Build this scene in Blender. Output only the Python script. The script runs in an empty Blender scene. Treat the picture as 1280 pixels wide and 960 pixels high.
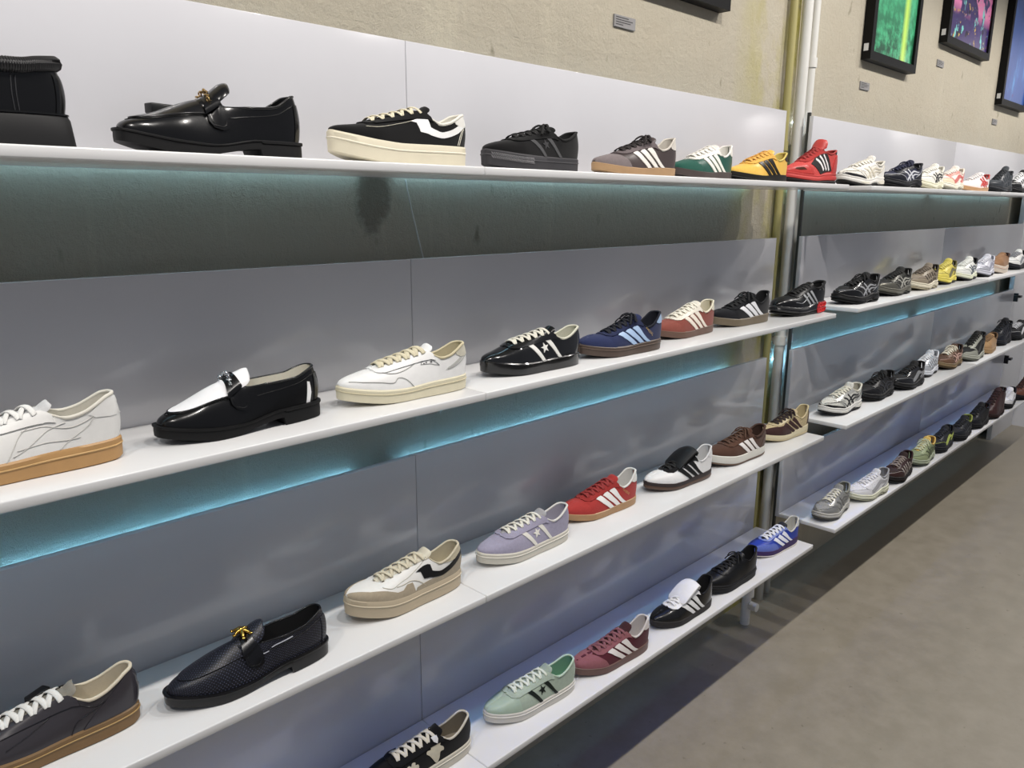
import bpy, bmesh, math, random
import numpy as np
from mathutils import Matrix, Vector
from mathutils.geometry import delaunay_2d_cdt

SC = bpy.context.scene
COL = SC.collection
PI = math.pi

# ------------------------------------------------------------------ camera
EYE = 1.73
R = [[0.7080920043112109, 0.15744859872903694, 0.6883426851422152],
     [-0.7061051593027652, 0.16424398456782455, 0.6887956282812057],
     [0.004606238872310478, 0.9737729983376757, -0.22747512011625423]]
right = Vector([R[i][0] for i in range(3)])
up = Vector([R[i][1] for i in range(3)])
fwd = Vector([R[i][2] for i in range(3)]).normalized()
up = (up - fwd * up.dot(fwd)).normalized()
right = fwd.cross(up).normalized()
cam_data = bpy.data.cameras.new('camera')
cam = bpy.data.objects.new('camera', cam_data)
COL.objects.link(cam)
cam.matrix_world = Matrix(((right.x, up.x, -fwd.x, 0), (right.y, up.y, -fwd.y, 0),
                           (right.z, up.z, -fwd.z, EYE), (0, 0, 0, 1)))
cam_data.sensor_width = 36
cam_data.lens = 968.0 / 1280 * 36
cam_data.clip_start = .02
SC.camera = cam

# ------------------------------------------------------------------ world, lights, exposure
SC.view_settings.view_transform = 'Standard'
SC.view_settings.look = 'None'
SC.view_settings.gamma = 1
SC.view_settings.use_curve_mapping = False
SC.view_settings.exposure = 0.0
w = bpy.data.worlds.new('room_ambient')
SC.world = w
w.use_nodes = True
bg = w.node_tree.nodes['Background']
bg.inputs[0].default_value = (.84, .88, 1.0, 1)
bg.inputs[1].default_value = .235


def spot(x, y, z, tx, ty, tz, power, size=126, blend=.55, radius=.035, col=(1, .95, .895)):
    d = bpy.data.lights.new('track_spot', 'SPOT')
    d.energy = power
    d.spot_size = math.radians(size)
    d.spot_blend = blend
    d.shadow_soft_size = radius
    d.color = col
    o = bpy.data.objects.new('track_spot', d)
    o.location = (x, y, z)
    o.rotation_euler = (Vector((tx, ty, tz)) - Vector((x, y, z))).to_track_quat('-Z', 'Y').to_euler()
    COL.objects.link(o)


# a ceiling track of spots runs along the shop wall, 3.2 m up and 1 m out from it
for k in range(10):
    spot(-.9 + .95 * k, .38, 3.2, -.9 + .95 * k, 1.15, 1.0, 56)


# ------------------------------------------------------------------ materials
def lin(c):
    if isinstance(c, str):
        c = c.lstrip('#')
        c = [int(c[i:i + 2], 16) / 255 for i in (0, 2, 4)]
    return tuple(x / 12.92 if x <= .04045 else ((x + .055) / 1.055) ** 2.4 for x in c) + (1,)


class NT:
    def __init__(s, name):
        s.m = bpy.data.materials.new(name)
        s.m.use_nodes = True
        s.t = s.m.node_tree
        s.b = s.t.nodes['Principled BSDF']

    def n(s, typ, **kw):
        o = s.t.nodes.new(typ)
        for k, v in kw.items():
            if k[0] == 'i' and k[1:].isdigit():
                o.inputs[int(k[1:])].default_value = v
            elif k.startswith('in_'):
                o.inputs[k[3:]].default_value = v
            else:
                setattr(o, k, v)
        return o

    def l(s, a, b):
        s.t.links.new(a, b)

    def noise(s, scale, detail=4, rough=.6, co=None, stretch=None):
        tc = s.n('ShaderNodeTexCoord')
        src = tc.outputs['Object'] if co is None else co
        if stretch:
            mp = s.n('ShaderNodeMapping')
            mp.inputs['Scale'].default_value = stretch
            s.l(src, mp.inputs[0])
            src = mp.outputs[0]
        n = s.n('ShaderNodeTexNoise')
        n.inputs['Scale'].default_value = scale
        n.inputs['Detail'].default_value = detail
        n.inputs['Roughness'].default_value = rough
        s.l(src, n.inputs['Vector'])
        return n.outputs['Fac']

    def ramp(s, fac, stops):
        r = s.n('ShaderNodeValToRGB')
        e = r.color_ramp.elements
        while len(e) < len(stops):
            e.new(.5)
        for k, (p, c) in enumerate(stops):
            e[k].position = p
            e[k].color = lin(c) if isinstance(c, str) else (tuple(c) if len(c) == 4 else tuple(c) + (1,))
        s.l(fac, r.inputs[0])
        return r.outputs[0]

    def mix(s, fac, a, b, mode='MIX'):
        m = s.n('ShaderNodeMix', data_type='RGBA', blend_type=mode)
        for sock, val in ((m.inputs[0], fac), (m.inputs[6], a), (m.inputs[7], b)):
            if hasattr(val, 'is_output'):
                s.l(val, sock)
            elif isinstance(val, (int, float)):
                sock.default_value = val
            else:
                sock.default_value = lin(val) if isinstance(val, str) else val
        return m.outputs[2]

    def bump(s, h, strength=.3, dist=.001):
        b = s.n('ShaderNodeBump')
        b.inputs['Strength'].default_value = strength
        b.inputs['Distance'].default_value = dist
        s.l(h, b.inputs['Height'])
        s.l(b.outputs[0], s.b.inputs['Normal'])

    def col(s, v):
        if hasattr(v, 'is_output'):
            s.l(v, s.b.inputs['Base Color'])
        else:
            s.b.inputs['Base Color'].default_value = lin(v) if isinstance(v, str) else v


def shade(hexc, f):
    c = lin(hexc)
    g = .3 * c[0] + .6 * c[1] + .1 * c[2]
    c = [x + (g - x) * .16 for x in c[:3]]
    return tuple(min(1, x * f) for x in c[:3]) + (1,)


MC = {}


def M(kind, c):
    """procedural shoe material of a kind (leather, suede, patent, mesh, rubber, gum, lace, lining, metal)"""
    key = (kind, c)
    if key in MC:
        return MC[key]
    n = NT(kind + '_' + c.strip('#'))
    b = n.b
    if kind == 'leather':
        f = n.noise(60, 3)
        n.col(n.mix(f, shade(c, .92), shade(c, 1.06)))
        b.inputs['Roughness'].default_value = .4
        b.inputs['Specular IOR Level'].default_value = .35
        n.bump(n.noise(420, 4), .12, .0006)
    elif kind == 'smooth':
        n.col(c)
        b.inputs['Roughness'].default_value = .24
        b.inputs['Specular IOR Level'].default_value = .35
        b.inputs['Coat Weight'].default_value = .22
        b.inputs['Coat Roughness'].default_value = .12
        n.bump(n.noise(55, 3), .12, .0015)
    elif kind == 'patent':
        n.col(c)
        b.inputs['Roughness'].default_value = .16
        b.inputs['Coat Weight'].default_value = .7
        b.inputs['Coat Roughness'].default_value = .06
        n.bump(n.noise(45, 3), .25, .002)
    elif kind == 'suede':
        f = n.noise(130, 6, .75)
        n.col(n.mix(f, shade(c, .74), shade(c, 1.2)))
        b.inputs['Roughness'].default_value = .95
        b.inputs['Specular IOR Level'].default_value = .15
        b.inputs['Sheen Weight'].default_value = .12
        n.bump(n.noise(700, 3), .3, .0006)
    elif kind == 'mesh':
        tc = n.n('ShaderNodeTexCoord')
        v = n.n('ShaderNodeTexVoronoi')
        v.inputs['Scale'].default_value = 420
        n.l(tc.outputs['Object'], v.inputs['Vector'])
        n.col(n.ramp(v.outputs['Distance'], [(.15, shade(c, .55)), (.55, shade(c, 1.15))]))
        b.inputs['Roughness'].default_value = .8
        n.bump(v.outputs['Distance'], .4, .001)
    elif kind == 'weave':
        tc = n.n('ShaderNodeTexCoord')
        mp = n.n('ShaderNodeMapping')
        mp.inputs['Rotation'].default_value = (0, 0, PI / 4)
        mp.inputs['Scale'].default_value = (1, 1, 1)
        n.l(tc.outputs['UV'], mp.inputs[0])
        ck = n.n('ShaderNodeTexChecker')
        ck.inputs['Scale'].default_value = 330
        n.l(mp.outputs[0], ck.inputs['Vector'])
        v = n.n('ShaderNodeTexVoronoi')
        v.inputs['Scale'].default_value = 230
        v.inputs['Randomness'].default_value = .12
        n.l(mp.outputs[0], v.inputs['Vector'])
        dots = n.ramp(v.outputs['Distance'], [(.0, '#747990'), (.15, '#4c5068'), (.21, shade(c, .8))])
        n.col(dots)
        b.inputs['Roughness'].default_value = .42
        n.bump(ck.outputs['Fac'], .8, .0012)
    elif kind == 'rubber':
        f = n.noise(40, 3)
        n.col(n.mix(f, shade(c, .94), shade(c, 1.04)))
        b.inputs['Roughness'].default_value = .55
        b.inputs['Specular IOR Level'].default_value = .25
        n.bump(n.noise(500, 3), .1, .0005)
    elif kind == 'gum':
        f = n.noise(35, 3)
        n.col(n.mix(f, shade(c, .88), shade(c, 1.1)))
        b.inputs['Roughness'].default_value = .42
        b.inputs['Subsurface Weight'].default_value = .0
    elif kind == 'lace':
        wv = n.n('ShaderNodeTexWave')
        wv.inputs['Scale'].default_value = 260
        tc = n.n('ShaderNodeTexCoord')
        n.l(tc.outputs['Object'], wv.inputs['Vector'])
        n.col(n.mix(wv.outputs['Fac'], shade(c, .85), shade(c, 1.05)))
        b.inputs['Roughness'].default_value = .85
        n.bump(wv.outputs['Fac'], .3, .0005)
    elif kind == 'lining':
        n.col(n.mix(n.noise(300, 3), shade(c, .88), shade(c, 1.05)))
        b.inputs['Roughness'].default_value = .9
        n.bump(n.noise(900, 2), .2, .0004)
    elif kind == 'metal':
        n.col(c)
        b.inputs['Metallic'].default_value = 1
        b.inputs['Roughness'].default_value = .22
    elif kind == 'silver':   # metallised synthetic overlays of running shoes
        n.col(n.mix(n.noise(90, 3), shade(c, .9), shade(c, 1.08)))
        b.inputs['Metallic'].default_value = .55
        b.inputs['Roughness'].default_value = .34
    else:
        n.col(c)
        b.inputs['Roughness'].default_value = .5
    MC[key] = n.m
    return n.m


# ------------------------------------------------------------------ object helpers
def obj(name, V, F, mat, parent=None, smooth=True, uv=None, angle=None):
    me = bpy.data.meshes.new(name)
    me.from_pydata([tuple(map(float, v)) for v in V], [], [tuple(map(int, f)) for f in F])
    if smooth:
        me.polygons.foreach_set('use_smooth', [True] * len(me.polygons))
        if angle:
            me.set_sharp_from_angle(angle=math.radians(angle))
    if uv is not None:
        lay = me.uv_layers.new(name='UVMap')
        li = np.empty(len(me.loops), dtype=np.int32)
        me.loops.foreach_get('vertex_index', li)
        lay.data.foreach_set('uv', np.asarray(uv, dtype=np.float32)[li].ravel())
    me.materials.append(mat)
    o = bpy.data.objects.new(name, me)
    COL.objects.link(o)
    if parent:
        o.parent = parent
    return o


def thing(name, label, cat, loc=(0, 0, 0), rz=0, group=None):
    o = bpy.data.objects.new(name, None)
    o.empty_display_size = .05
    o.location = loc
    o.rotation_euler = (0, 0, rz)
    COL.objects.link(o)
    o['label'] = label
    o['category'] = cat
    if group:
        o['group'] = group
    return o


def box(name, lo, hi, mat, parent=None, bevel=0, segs=2):
    bm = bmesh.new()
    bmesh.ops.create_cube(bm, size=1)
    for v in bm.verts:
        for i in range(3):
            v.co[i] = lo[i] + (v.co[i] + .5) * (hi[i] - lo[i])
    if bevel:
        bmesh.ops.bevel(bm, geom=bm.edges[:], offset=bevel, segments=segs, affect='EDGES', profile=.5)
    me = bpy.data.meshes.new(name)
    bm.to_mesh(me)
    bm.free()
    if bevel:
        me.polygons.foreach_set('use_smooth', [True] * len(me.polygons))
        me.set_sharp_from_angle(angle=math.radians(50))
    me.materials.append(mat)
    o = bpy.data.objects.new(name, me)
    COL.objects.link(o)
    if parent:
        o.parent = parent
    return o


class MB:
    """collects closed lofts into one mesh"""
    def __init__(s):
        s.V, s.F = [], []

    def loft(s, rings, closed=True, cap=True):
        b = len(s.V)
        n = len(rings[0])
        for r in rings:
            s.V += [tuple(p) for p in r]
        for i in range(len(rings) - 1):
            for j in range(n if closed else n - 1):
                k = (j + 1) % n
                s.F.append((b + i * n + j, b + i * n + k, b + (i + 1) * n + k, b + (i + 1) * n + j))
        if cap and closed:
            s.F.append(tuple(b + j for j in range(n))[::-1])
            e = b + (len(rings) - 1) * n
            s.F.append(tuple(e + j for j in range(n)))

    def tube(s, P, r, n=8, flat=1.0, upv=(0, 0, 1), closed=False):
        """tube along P; flat<1 squashes it along the normal nearest upv"""
        P = np.asarray(P, float)
        m = len(P)
        rings = []
        for i in range(m):
            if closed:
                T = P[(i + 1) % m] - P[i - 1]
            else:
                T = P[min(i + 1, m - 1)] - P[max(i - 1, 0)]
            T = T / (np.linalg.norm(T) + 1e-12)
            U = np.asarray(upv if not callable(upv) else upv(i), float)
            S = np.cross(T, U)
            if np.linalg.norm(S) < 1e-4:
                S = np.cross(T, (1, 0, .01))
            S /= np.linalg.norm(S)
            N = np.cross(S, T)
            rr = r(i / (m - 1)) if callable(r) else r
            rings.append([P[i] + S * (math.cos(a) * rr) + N * (math.sin(a) * rr * flat)
                          for a in np.linspace(0, 2 * PI, n, endpoint=False)])
        if closed:
            rings.append(rings[0])
        s.loft(rings, True, not closed)

    def box(s, lo, hi):
        x0, y0, z0 = lo
        x1, y1, z1 = hi
        s.loft([[(x0, y0, z0), (x1, y0, z0), (x1, y1, z0), (x0, y1, z0)],
                [(x0, y0, z1), (x1, y0, z1), (x1, y1, z1), (x0, y1, z1)]])

    def build(s, name, mat, parent=None, smooth=True, angle=None):
        return obj(name, s.V, s.F, mat, parent, smooth, angle=angle)


def pchip(pts):
    x = np.array([p[0] for p in pts], float)
    y = np.array([p[1] for p in pts], float)
    h = np.diff(x)
    d = np.diff(y) / h
    m = np.zeros_like(y)
    m[0], m[-1] = d[0], d[-1]
    for i in range(1, len(x) - 1):
        if d[i - 1] * d[i] > 0:
            w1, w2 = 2 * h[i] + h[i - 1], h[i] + 2 * h[i - 1]
            m[i] = (w1 + w2) / (w1 / d[i - 1] + w2 / d[i])

    def f(q):
        q = np.clip(np.asarray(q, float), x[0], x[-1])
        i = np.clip(np.searchsorted(x, q) - 1, 0, len(h) - 1)
        s = (q - x[i]) / h[i]
        return ((1 + 2 * s) * (1 - s) ** 2 * y[i] + s * (1 - s) ** 2 * h[i] * m[i]
                + s * s * (3 - 2 * s) * y[i + 1] + s * s * (s - 1) * h[i] * m[i + 1])
    return f


def sstep(a, b, x):
    q = np.clip((np.asarray(x, float) - a) / (b - a), 0, 1)
    return q * q * (3 - 2 * q)


def inpoly(P, poly):
    x, y = P[:, 0], P[:, 1]
    ins = np.zeros(len(P), bool)
    j = len(poly) - 1
    for i in range(len(poly)):
        xi, yi = poly[i]
        xj, yj = poly[j]
        if yi != yj:
            c = ((yi > y) != (yj > y)) & (x < (xj - xi) * (y - yi) / (yj - yi) + xi)
            ins ^= c
        j = i
    return ins


def smooth_poly(pts, n=6, closed=True):
    """Catmull-Rom through pts"""
    P = np.asarray(pts, float)
    m = len(P)
    out = []
    for i in range(m if closed else m - 1):
        p0, p1 = P[i - 1] if (closed or i > 0) else P[0], P[i]
        p2 = P[(i + 1) % m] if closed else P[i + 1]
        p3 = P[(i + 2) % m] if closed else P[min(i + 2, m - 1)]
        for s in np.linspace(0, 1, n, endpoint=False):
            out.append(.5 * ((2 * p1) + (-p0 + p2) * s + (2 * p0 - 5 * p1 + 4 * p2 - p3) * s * s
                             + (-p0 + 3 * p1 - 3 * p2 + p3) * s ** 3))
    if not closed:
        out.append(P[-1])
    return [tuple(p) for p in out]


def ribbon(pts, w0, w1=None, n=5):
    """polygon in (t,v) around a spline; widths in metres, t is 0.28 m long and v 0.06 m"""
    c = np.array(smooth_poly(pts, n, False)) * (.28, .06)
    d = np.gradient(c, axis=0)
    d /= np.linalg.norm(d, axis=1)[:, None] + 1e-9
    nn = np.stack([-d[:, 1], d[:, 0]], 1)
    ww = np.linspace(w0, w0 if w1 is None else w1, len(c))[:, None] / 2
    a, b = (c + nn * ww) / (.28, .06), (c - nn * ww) / (.28, .06)
    return [tuple(p) for p in a] + [tuple(p) for p in b[::-1]]


# ------------------------------------------------------------------ the shoe surface
class Last:
    """shape of one shoe: heel at x=0, toe at x=L, outer side +y, z up from the ground"""
    def __init__(s, L=.285, W=1.0, hs=.029, fs=.023, spring=.009, heelz=.1, dip=.074, eye=.092, tE=.36, vamp=.062,
                 tV=.72, toeh=.03, toen=2.2, heeln=2.6, thr=.015, wc=.027, kq=1.6, lean=.004, heelblock=None, inset=.0025, arch=0,
                 ankle=.24, wave=0, nose=2.0):
        s.__dict__.update(locals())
        s.wf = pchip([(0, .034), (.2, .034), (.4, .035), (.6, .0425), (.72, .0475), (.85, .0465), (1, .043)])
        s.zs_ = pchip([(0, hs), (.3, hs * .97), (.55, fs + .0005), (.72, fs + spring * .2), (.86, fs + spring * .55), (1, fs + spring * 1.05)])
        if arch:
            s.zb_ = pchip([(0, .006), (.06, 0), (.25, 0), (.32, arch), (.42, arch * .9), (.50, 0), (.58, 0), (.72, spring * .14), (.86, spring * .5), (1, spring)])
        elif heelblock is None:
            s.zb_ = pchip([(0, .004), (.05, 0), (.58, 0), (.72, spring * .14), (.86, spring * .5), (1, spring)])
        else:
            hb, sp = heelblock
            s.zb_ = pchip([(0, 0), (hb - .012, 0), (hb + .006, sp), (.5, sp * .45), (.62, 0.0005), (.72, 0.0005), (.86, spring * .5), (1, spring)])
        za = lambda t, z: (t, z - float(s.zs_(t)))
        s.h_ = pchip([za(0, heelz), za(.04, heelz - .002), za(.105, heelz * .52 + dip * .48), za(.17, heelz * .16 + dip * .84), za(ankle, dip), za((ankle + tE) / 2, dip + (eye - dip) * .45), za(tE, eye),
                      za((tE + tV) / 2, (eye + vamp) / 2), za(tV, vamp), (.87, toeh), (1, toeh * .8)])
        s.yt_ = pchip([(0, 0), (.008, .008), (.025, .0145), (.06, .021), (.13, wc * .97), (.26, wc), (tE, thr), (tV, thr * .7), (tV + .012, 0), (1, 0)])
        s.k_ = pchip([(0, 1.7), (.3, kq), (.6, 1.7), (.8, 2.1), (1, 2.2)])
        s.m_ = pchip([(0, 1.05), (.3, 1.15), (.5, 1.35), (.7, 1.7), (.85, 2.0), (1, 2.0)])

    def hw(s, t):
        n = np.where(t < .5, s.heeln, s.toen)
        return s.W * s.wf(t) * np.maximum(0, 1 - np.abs(2 * t - 1) ** n) ** (1 / n)

    def c(s, t):
        return -.007 * sstep(.42, 1, t)

    def zs(s, t):
        t = np.asarray(t, float)
        return s.zs_(t) + (s.wave * np.sin(t * 26) * .5 if s.wave else 0)

    def zt(s, t):
        t = np.asarray(t, float)
        rf = np.where(t > .72, np.maximum(0, 1 - np.clip((t - .72) / .28, 0, 1) ** s.nose) ** (1 / s.nose), 1)
        return s.zs(t) + s.h_(t) * rf

    def yb(s, t):
        return s.hw(t) * (1 - s.inset / .046)

    def yt(s, t):
        t = np.asarray(t, float)
        return np.minimum(s.yt_(t), s.yb(t) * .93)

    def X(s, t):
        return s.inset + np.asarray(t, float) * (s.L - 2 * s.inset)

    def surf(s, side, t, v):
        t = np.asarray(t, float)
        v = np.asarray(v, float)
        yb, yt, zb, zt = s.yb(t), s.yt(t), s.zs(t) - .002, s.zt(t)
        y = yt + (yb - yt) * (1 - v ** s.k_(t))
        z = zb + (zt - zb) * (1 - np.maximum(0, 1 - v) ** s.m_(t))
        h = (1 - t) ** 9
        x = s.X(t) + h * (-.005 * np.sin(PI * np.clip(v, 0, 1)) + s.lean * v * v)
        return np.stack([x, side * y + s.c(t), z], -1)

    def frame(s, side, t, v):
        t = np.clip(np.asarray(t, float), .001, .997)
        v = np.clip(np.asarray(v, float), 0, 1)
        e = .003
        t1, t0 = np.minimum(t + e, .999), np.maximum(t - e, .0005)
        v1, v0 = np.minimum(v + .02, 1), np.maximum(v - .02, 0)
        dt = (s.surf(side, t1, v) - s.surf(side, t0, v)) / (t1 - t0)[..., None]
        dv = (s.surf(side, t, v1) - s.surf(side, t, v0)) / (v1 - v0)[..., None]
        n = np.cross(dv, dt) * side
        n /= np.linalg.norm(n, axis=-1, keepdims=True) + 1e-12
        return s.surf(side, t, v), n, dt, dv

    def sole_side(s, side, t, f):
        t = np.asarray(t, float)
        z = s.zb_(t) + (s.zs(t) - s.zb_(t)) * f
        return np.stack([t * s.L, side * (s.hw(t) + .0015) + s.c(t), z], -1)


TS = (1 - np.cos(np.linspace(0, PI, 46))) / 2


def upper_mesh(l, mat, par, nv=11, ts=TS, name='upper'):
    vs = np.linspace(0, 1, nv)
    tt, vv = np.meshgrid(np.clip(ts, .0004, .9996), vs, indexing='ij')
    bm = bmesh.new()
    uvl = bm.loops.layers.uv.new('UVMap')
    for side in (1, -1):
        P = l.surf(side, tt, vv)
        B = [[bm.verts.new(P[i, j]) for j in range(nv)] for i in range(len(ts))]
        for i in range(len(ts) - 1):
            for j in range(nv - 1):
                q = [B[i][j], B[i + 1][j], B[i + 1][j + 1], B[i][j + 1]]
                uq = [(tt[a, b] * .28, vv[a, b] * .07 * side) for a, b in ((i, j), (i + 1, j), (i + 1, j + 1), (i, j + 1))]
                if side == 1:
                    q.reverse()
                    uq.reverse()
                f = bm.faces.new(q)
                f.smooth = True
                for lo, u in zip(f.loops, uq):
                    lo[uvl].uv = u
    bmesh.ops.remove_doubles(bm, verts=bm.verts[:], dist=.0004)
    me = bpy.data.meshes.new(name)
    bm.to_mesh(me)
    bm.free()
    me.materials.append(mat)
    o = bpy.data.objects.new(name, me)
    COL.objects.link(o)
    o.parent = par
    return o


def patch(l, poly, off, mat, par, name, sides=(1,), res=.0055, surf=None, uvs=False):
    """an overlay of (t,v) outline laid on the upper, with its own thickness; one mesh per call"""
    mx = max(q[1] for q in poly)
    mn = min(q[0] for q in poly)
    if len(sides) == 2 and (surf is not None or (mx < .985 and mn > .003)):
        for sd in sides:
            patch(l, poly, off, mat, par, name, (sd,), res, surf)
        return None
    V, F = [], []
    UV = []
    S = np.array([.28, .06])
    P0 = np.array(poly, float) * S
    P0[:, 0] = np.clip(P0[:, 0], .0008 * .28, .997 * .28)
    # resample the outline
    B = []
    for i in range(len(P0)):
        a, b = P0[i], P0[(i + 1) % len(P0)]
        n = max(1, int(np.linalg.norm(b - a) / res))
        for k in range(n):
            B.append(a + (b - a) * k / n)
    B = np.array(B)
    keep = [i for i in range(len(B)) if np.linalg.norm(B[i] - B[i - 1]) > 1e-6]
    B = B[keep]
    lo, hi = B.min(0), B.max(0)
    gx, gy = np.meshgrid(np.arange(lo[0] + res / 2, hi[0], res), np.arange(lo[1] + res / 2, hi[1], res))
    G = np.stack([gx.ravel(), gy.ravel()], 1)
    if len(G):
        G = G[inpoly(G, B)]
    if len(G):
        d = np.min(np.linalg.norm(G[:, None, :] - B[None, :, :], axis=2), axis=1)
        G = G[d > res * .45]
    allp = np.vstack([B, G]) if len(G) else B
    vv, ee, ff, *_ = delaunay_2d_cdt([Vector(p) for p in allp], [], [list(range(len(B)))], 1, 1e-7)
    Q = np.array([[v.x, v.y] for v in vv]) / S
    tri = [list(f) for f in ff]
    for side in sides:
        if surf is None:
            P, N, _, _ = l.frame(side, Q[:, 0], Q[:, 1])
        else:
            P, N = surf(side, Q[:, 0], Q[:, 1])
        b = len(V)
        V += list(P + N * off)
        UV += [(q[0] * .28, q[1] * .07 * side) for q in Q]
        cnt = {}
        for f in tri:
            g = f if side == -1 else f[::-1]
            F.append([b + i for i in g])
            for i in range(len(g)):
                e = (g[i], g[(i + 1) % len(g)])
                cnt[e] = 1
        bd = [e for e in cnt if (e[1], e[0]) not in cnt]
        inner = {}
        for e in bd:
            for i in e:
                if i not in inner:
                    inner[i] = len(V)
                    V.append(P[i] - N[i] * .0012)
                    UV.append((Q[i, 0] * .28, Q[i, 1] * .07 * side))
        for a, c in bd:
            if Q[a, 1] > .985 and Q[c, 1] > .985 and surf is None:
                continue
            F.append([b + c, b + a, inner[a], inner[c]])
    o = obj(name, V, F, mat, par, True, uv=UV)
    if len(sides) == 2:
        bm = bmesh.new()
        bm.from_mesh(o.data)
        cs = l.c(np.array([v.co.x / l.L for v in bm.verts]))
        mid = [v for v, c in zip(bm.verts, cs) if abs(v.co.y - c) < .0035]
        bmesh.ops.remove_doubles(bm, verts=mid, dist=.0028)
        bm.to_mesh(o.data)
        bm.free()
    o.data.set_sharp_from_angle(angle=math.radians(40))
    return o


def metric_poly(l, side, t0, v0, pts, rot=0):
    """shape given in metres (a towards the heel, b up) -> (t,v) around a spot on the upper"""
    _, _, dt, dv = l.frame(side, np.array([t0]), np.array([v0]))
    lt = np.linalg.norm(dt[0])
    along = dv[0] @ (dt[0] / lt)
    lv = math.sqrt(max(1e-9, dv[0] @ dv[0] - along * along))
    c, s = math.cos(rot), math.sin(rot)
    return [(t0 - ((a * c - b * s) + (a * s + b * c) * along / lv) / lt, v0 + (a * s + b * c) / lv) for a, b in pts]


def star_pts(r, r2=.4):
    return [((r if k % 2 == 0 else r * r2) * math.sin(k * PI / 5), (r if k % 2 == 0 else r * r2) * math.cos(k * PI / 5)) for k in range(10)]


def seam(l, pts, r, mat, par, name='stitching', sides=(1, -1), off=.0006, n=6):
    c = np.array(smooth_poly(pts, n, False))
    if len(sides) == 2 and max(q[1] for q in pts) > .99:      # runs over the top: one line
        P, N, _, _ = l.frame(1, c[:, 0], c[:, 1])
        P2, N2, _, _ = l.frame(-1, c[:, 0], c[:, 1])
        mb = MB()
        mb.tube(np.vstack([P + N * off, (P2 + N2 * off)[::-1][1:]]), r, 5)
        mb.build(name, mat, par)
        return
    for side in sides:
        P, N, _, _ = l.frame(side, c[:, 0], c[:, 1])
        mb = MB()
        mb.tube(P + N * off, r, 5)
        mb.build(name, mat, par)


def ring_sole(l, par, name, mat, f0, f1, rows, extra=0.0, z0=None, z1=None, t0=0, t1=1):
    """one layer of the sole between height fractions f0..f1; rows = (outward offset, fraction in the layer)"""
    ts = np.concatenate([TS, [l.heelblock[0] - .011, l.heelblock[0] + .005]]) if l.heelblock else np.concatenate([TS, [.33, .35]])
    ts = np.unique(np.clip(ts, .0006, .9994))
    zb, zs = l.zb_(ts), l.zs(ts)
    lo = zb + (zs - zb) * f0 if z0 is None else z0(ts)
    hi = zb + (zs - zb) * f1 if z1 is None else z1(ts)
    rings = []
    n = len(ts)
    for o, f in rows:
        z = lo + (hi - lo) * f
        w = l.hw(ts) + (o + extra) * np.minimum(1, l.hw(ts) / .018)
        x = ts * (l.L + 2 * (o + extra)) - (o + extra)
        c = l.c(ts)
        a = np.stack([x, w + c, z], 1)
        b = np.stack([x, -w + c, z], 1)[::-1]
        rings.append(np.vstack([a, b]))
    V = [p for r in rings for p in r]
    m = 2 * n
    F = []
    for i in range(len(rings) - 1):
        for j in range(m):
            k = (j + 1) % m
            F.append((i * m + j, (i + 1) * m + j, (i + 1) * m + k, i * m + k))
    for j in range(n - 1):
        F.append((j, j + 1, m - 2 - j, m - 1 - j))
        b = (len(rings) - 1) * m
        F.append((b + j + 1, b + j, b + m - 1 - j, b + m - 2 - j))
    return obj(name, V, F, mat, par, True, angle=38)


CUP = [(-.003, 0), (-.0005, .05), (0, .5), (.0003, .9), (-.0022, 1)]
RUN = [(-.004, 0), (.002, .16), (.0035, .42), (.001, .66), (.0025, .86), (-.0015, 1)]


def lining_mesh(l, par, mat, inmat, tend=None):
    te = tend or min(l.tE + .16, l.tV)
    ts = np.unique(np.concatenate([TS[TS < te], [te]]))
    ts = np.clip(ts, .0015, 1)
    V, F = [], []
    n = len(ts)
    zin = l.zs(ts) + .004
    for side in (1, -1):
        b = len(V)
        for v in np.linspace(1, .06, 6):
            P, N, _, _ = l.frame(side, ts, np.full_like(ts, v))
            Q = P - N * .0026
            Q[:, 1] = np.where(side * (Q[:, 1] - l.c(ts)) < 0, l.c(ts), Q[:, 1])
            if v == 1:
                Q[:, 2] = P[:, 2] - .0004
            V += list(Q)
        for i in range(5):
            for j in range(n - 1):
                q = (b + i * n + j, b + i * n + j + 1, b + (i + 1) * n + j + 1, b + (i + 1) * n + j)
                F.append(q if side == 1 else q[::-1])
    lo = obj('lining', V, F, mat, par)
    V2, F2 = [], []
    for side in (1, -1):
        V2 += list(np.stack([l.X(ts), side * l.yb(ts) * .93 + l.c(ts), zin + .001], 1))
    for j in range(n - 1):
        F2.append((j, j + 1, n + j + 1, n + j)[::-1])
    obj('insole', V2, F2, inmat, par)
    return lo


def collar_roll(l, par, mat, r=.003, te=None, name='collar'):
    te = te or l.tE
    ts = np.linspace(math.sqrt(te), 0, 26) ** 2
    ts = np.clip(ts, .0006, 1)
    A = l.surf(1, ts, np.ones_like(ts))
    B = l.surf(-1, ts[::-1], np.ones_like(ts))
    P = np.vstack([A, B[1:]])
    P[:, 2] -= r * .35
    mb = MB()
    mb.tube(P, lambda f: r * (1 if .06 < f < .94 else .55), 8)
    return mb.build(name, mat, par)


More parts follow.
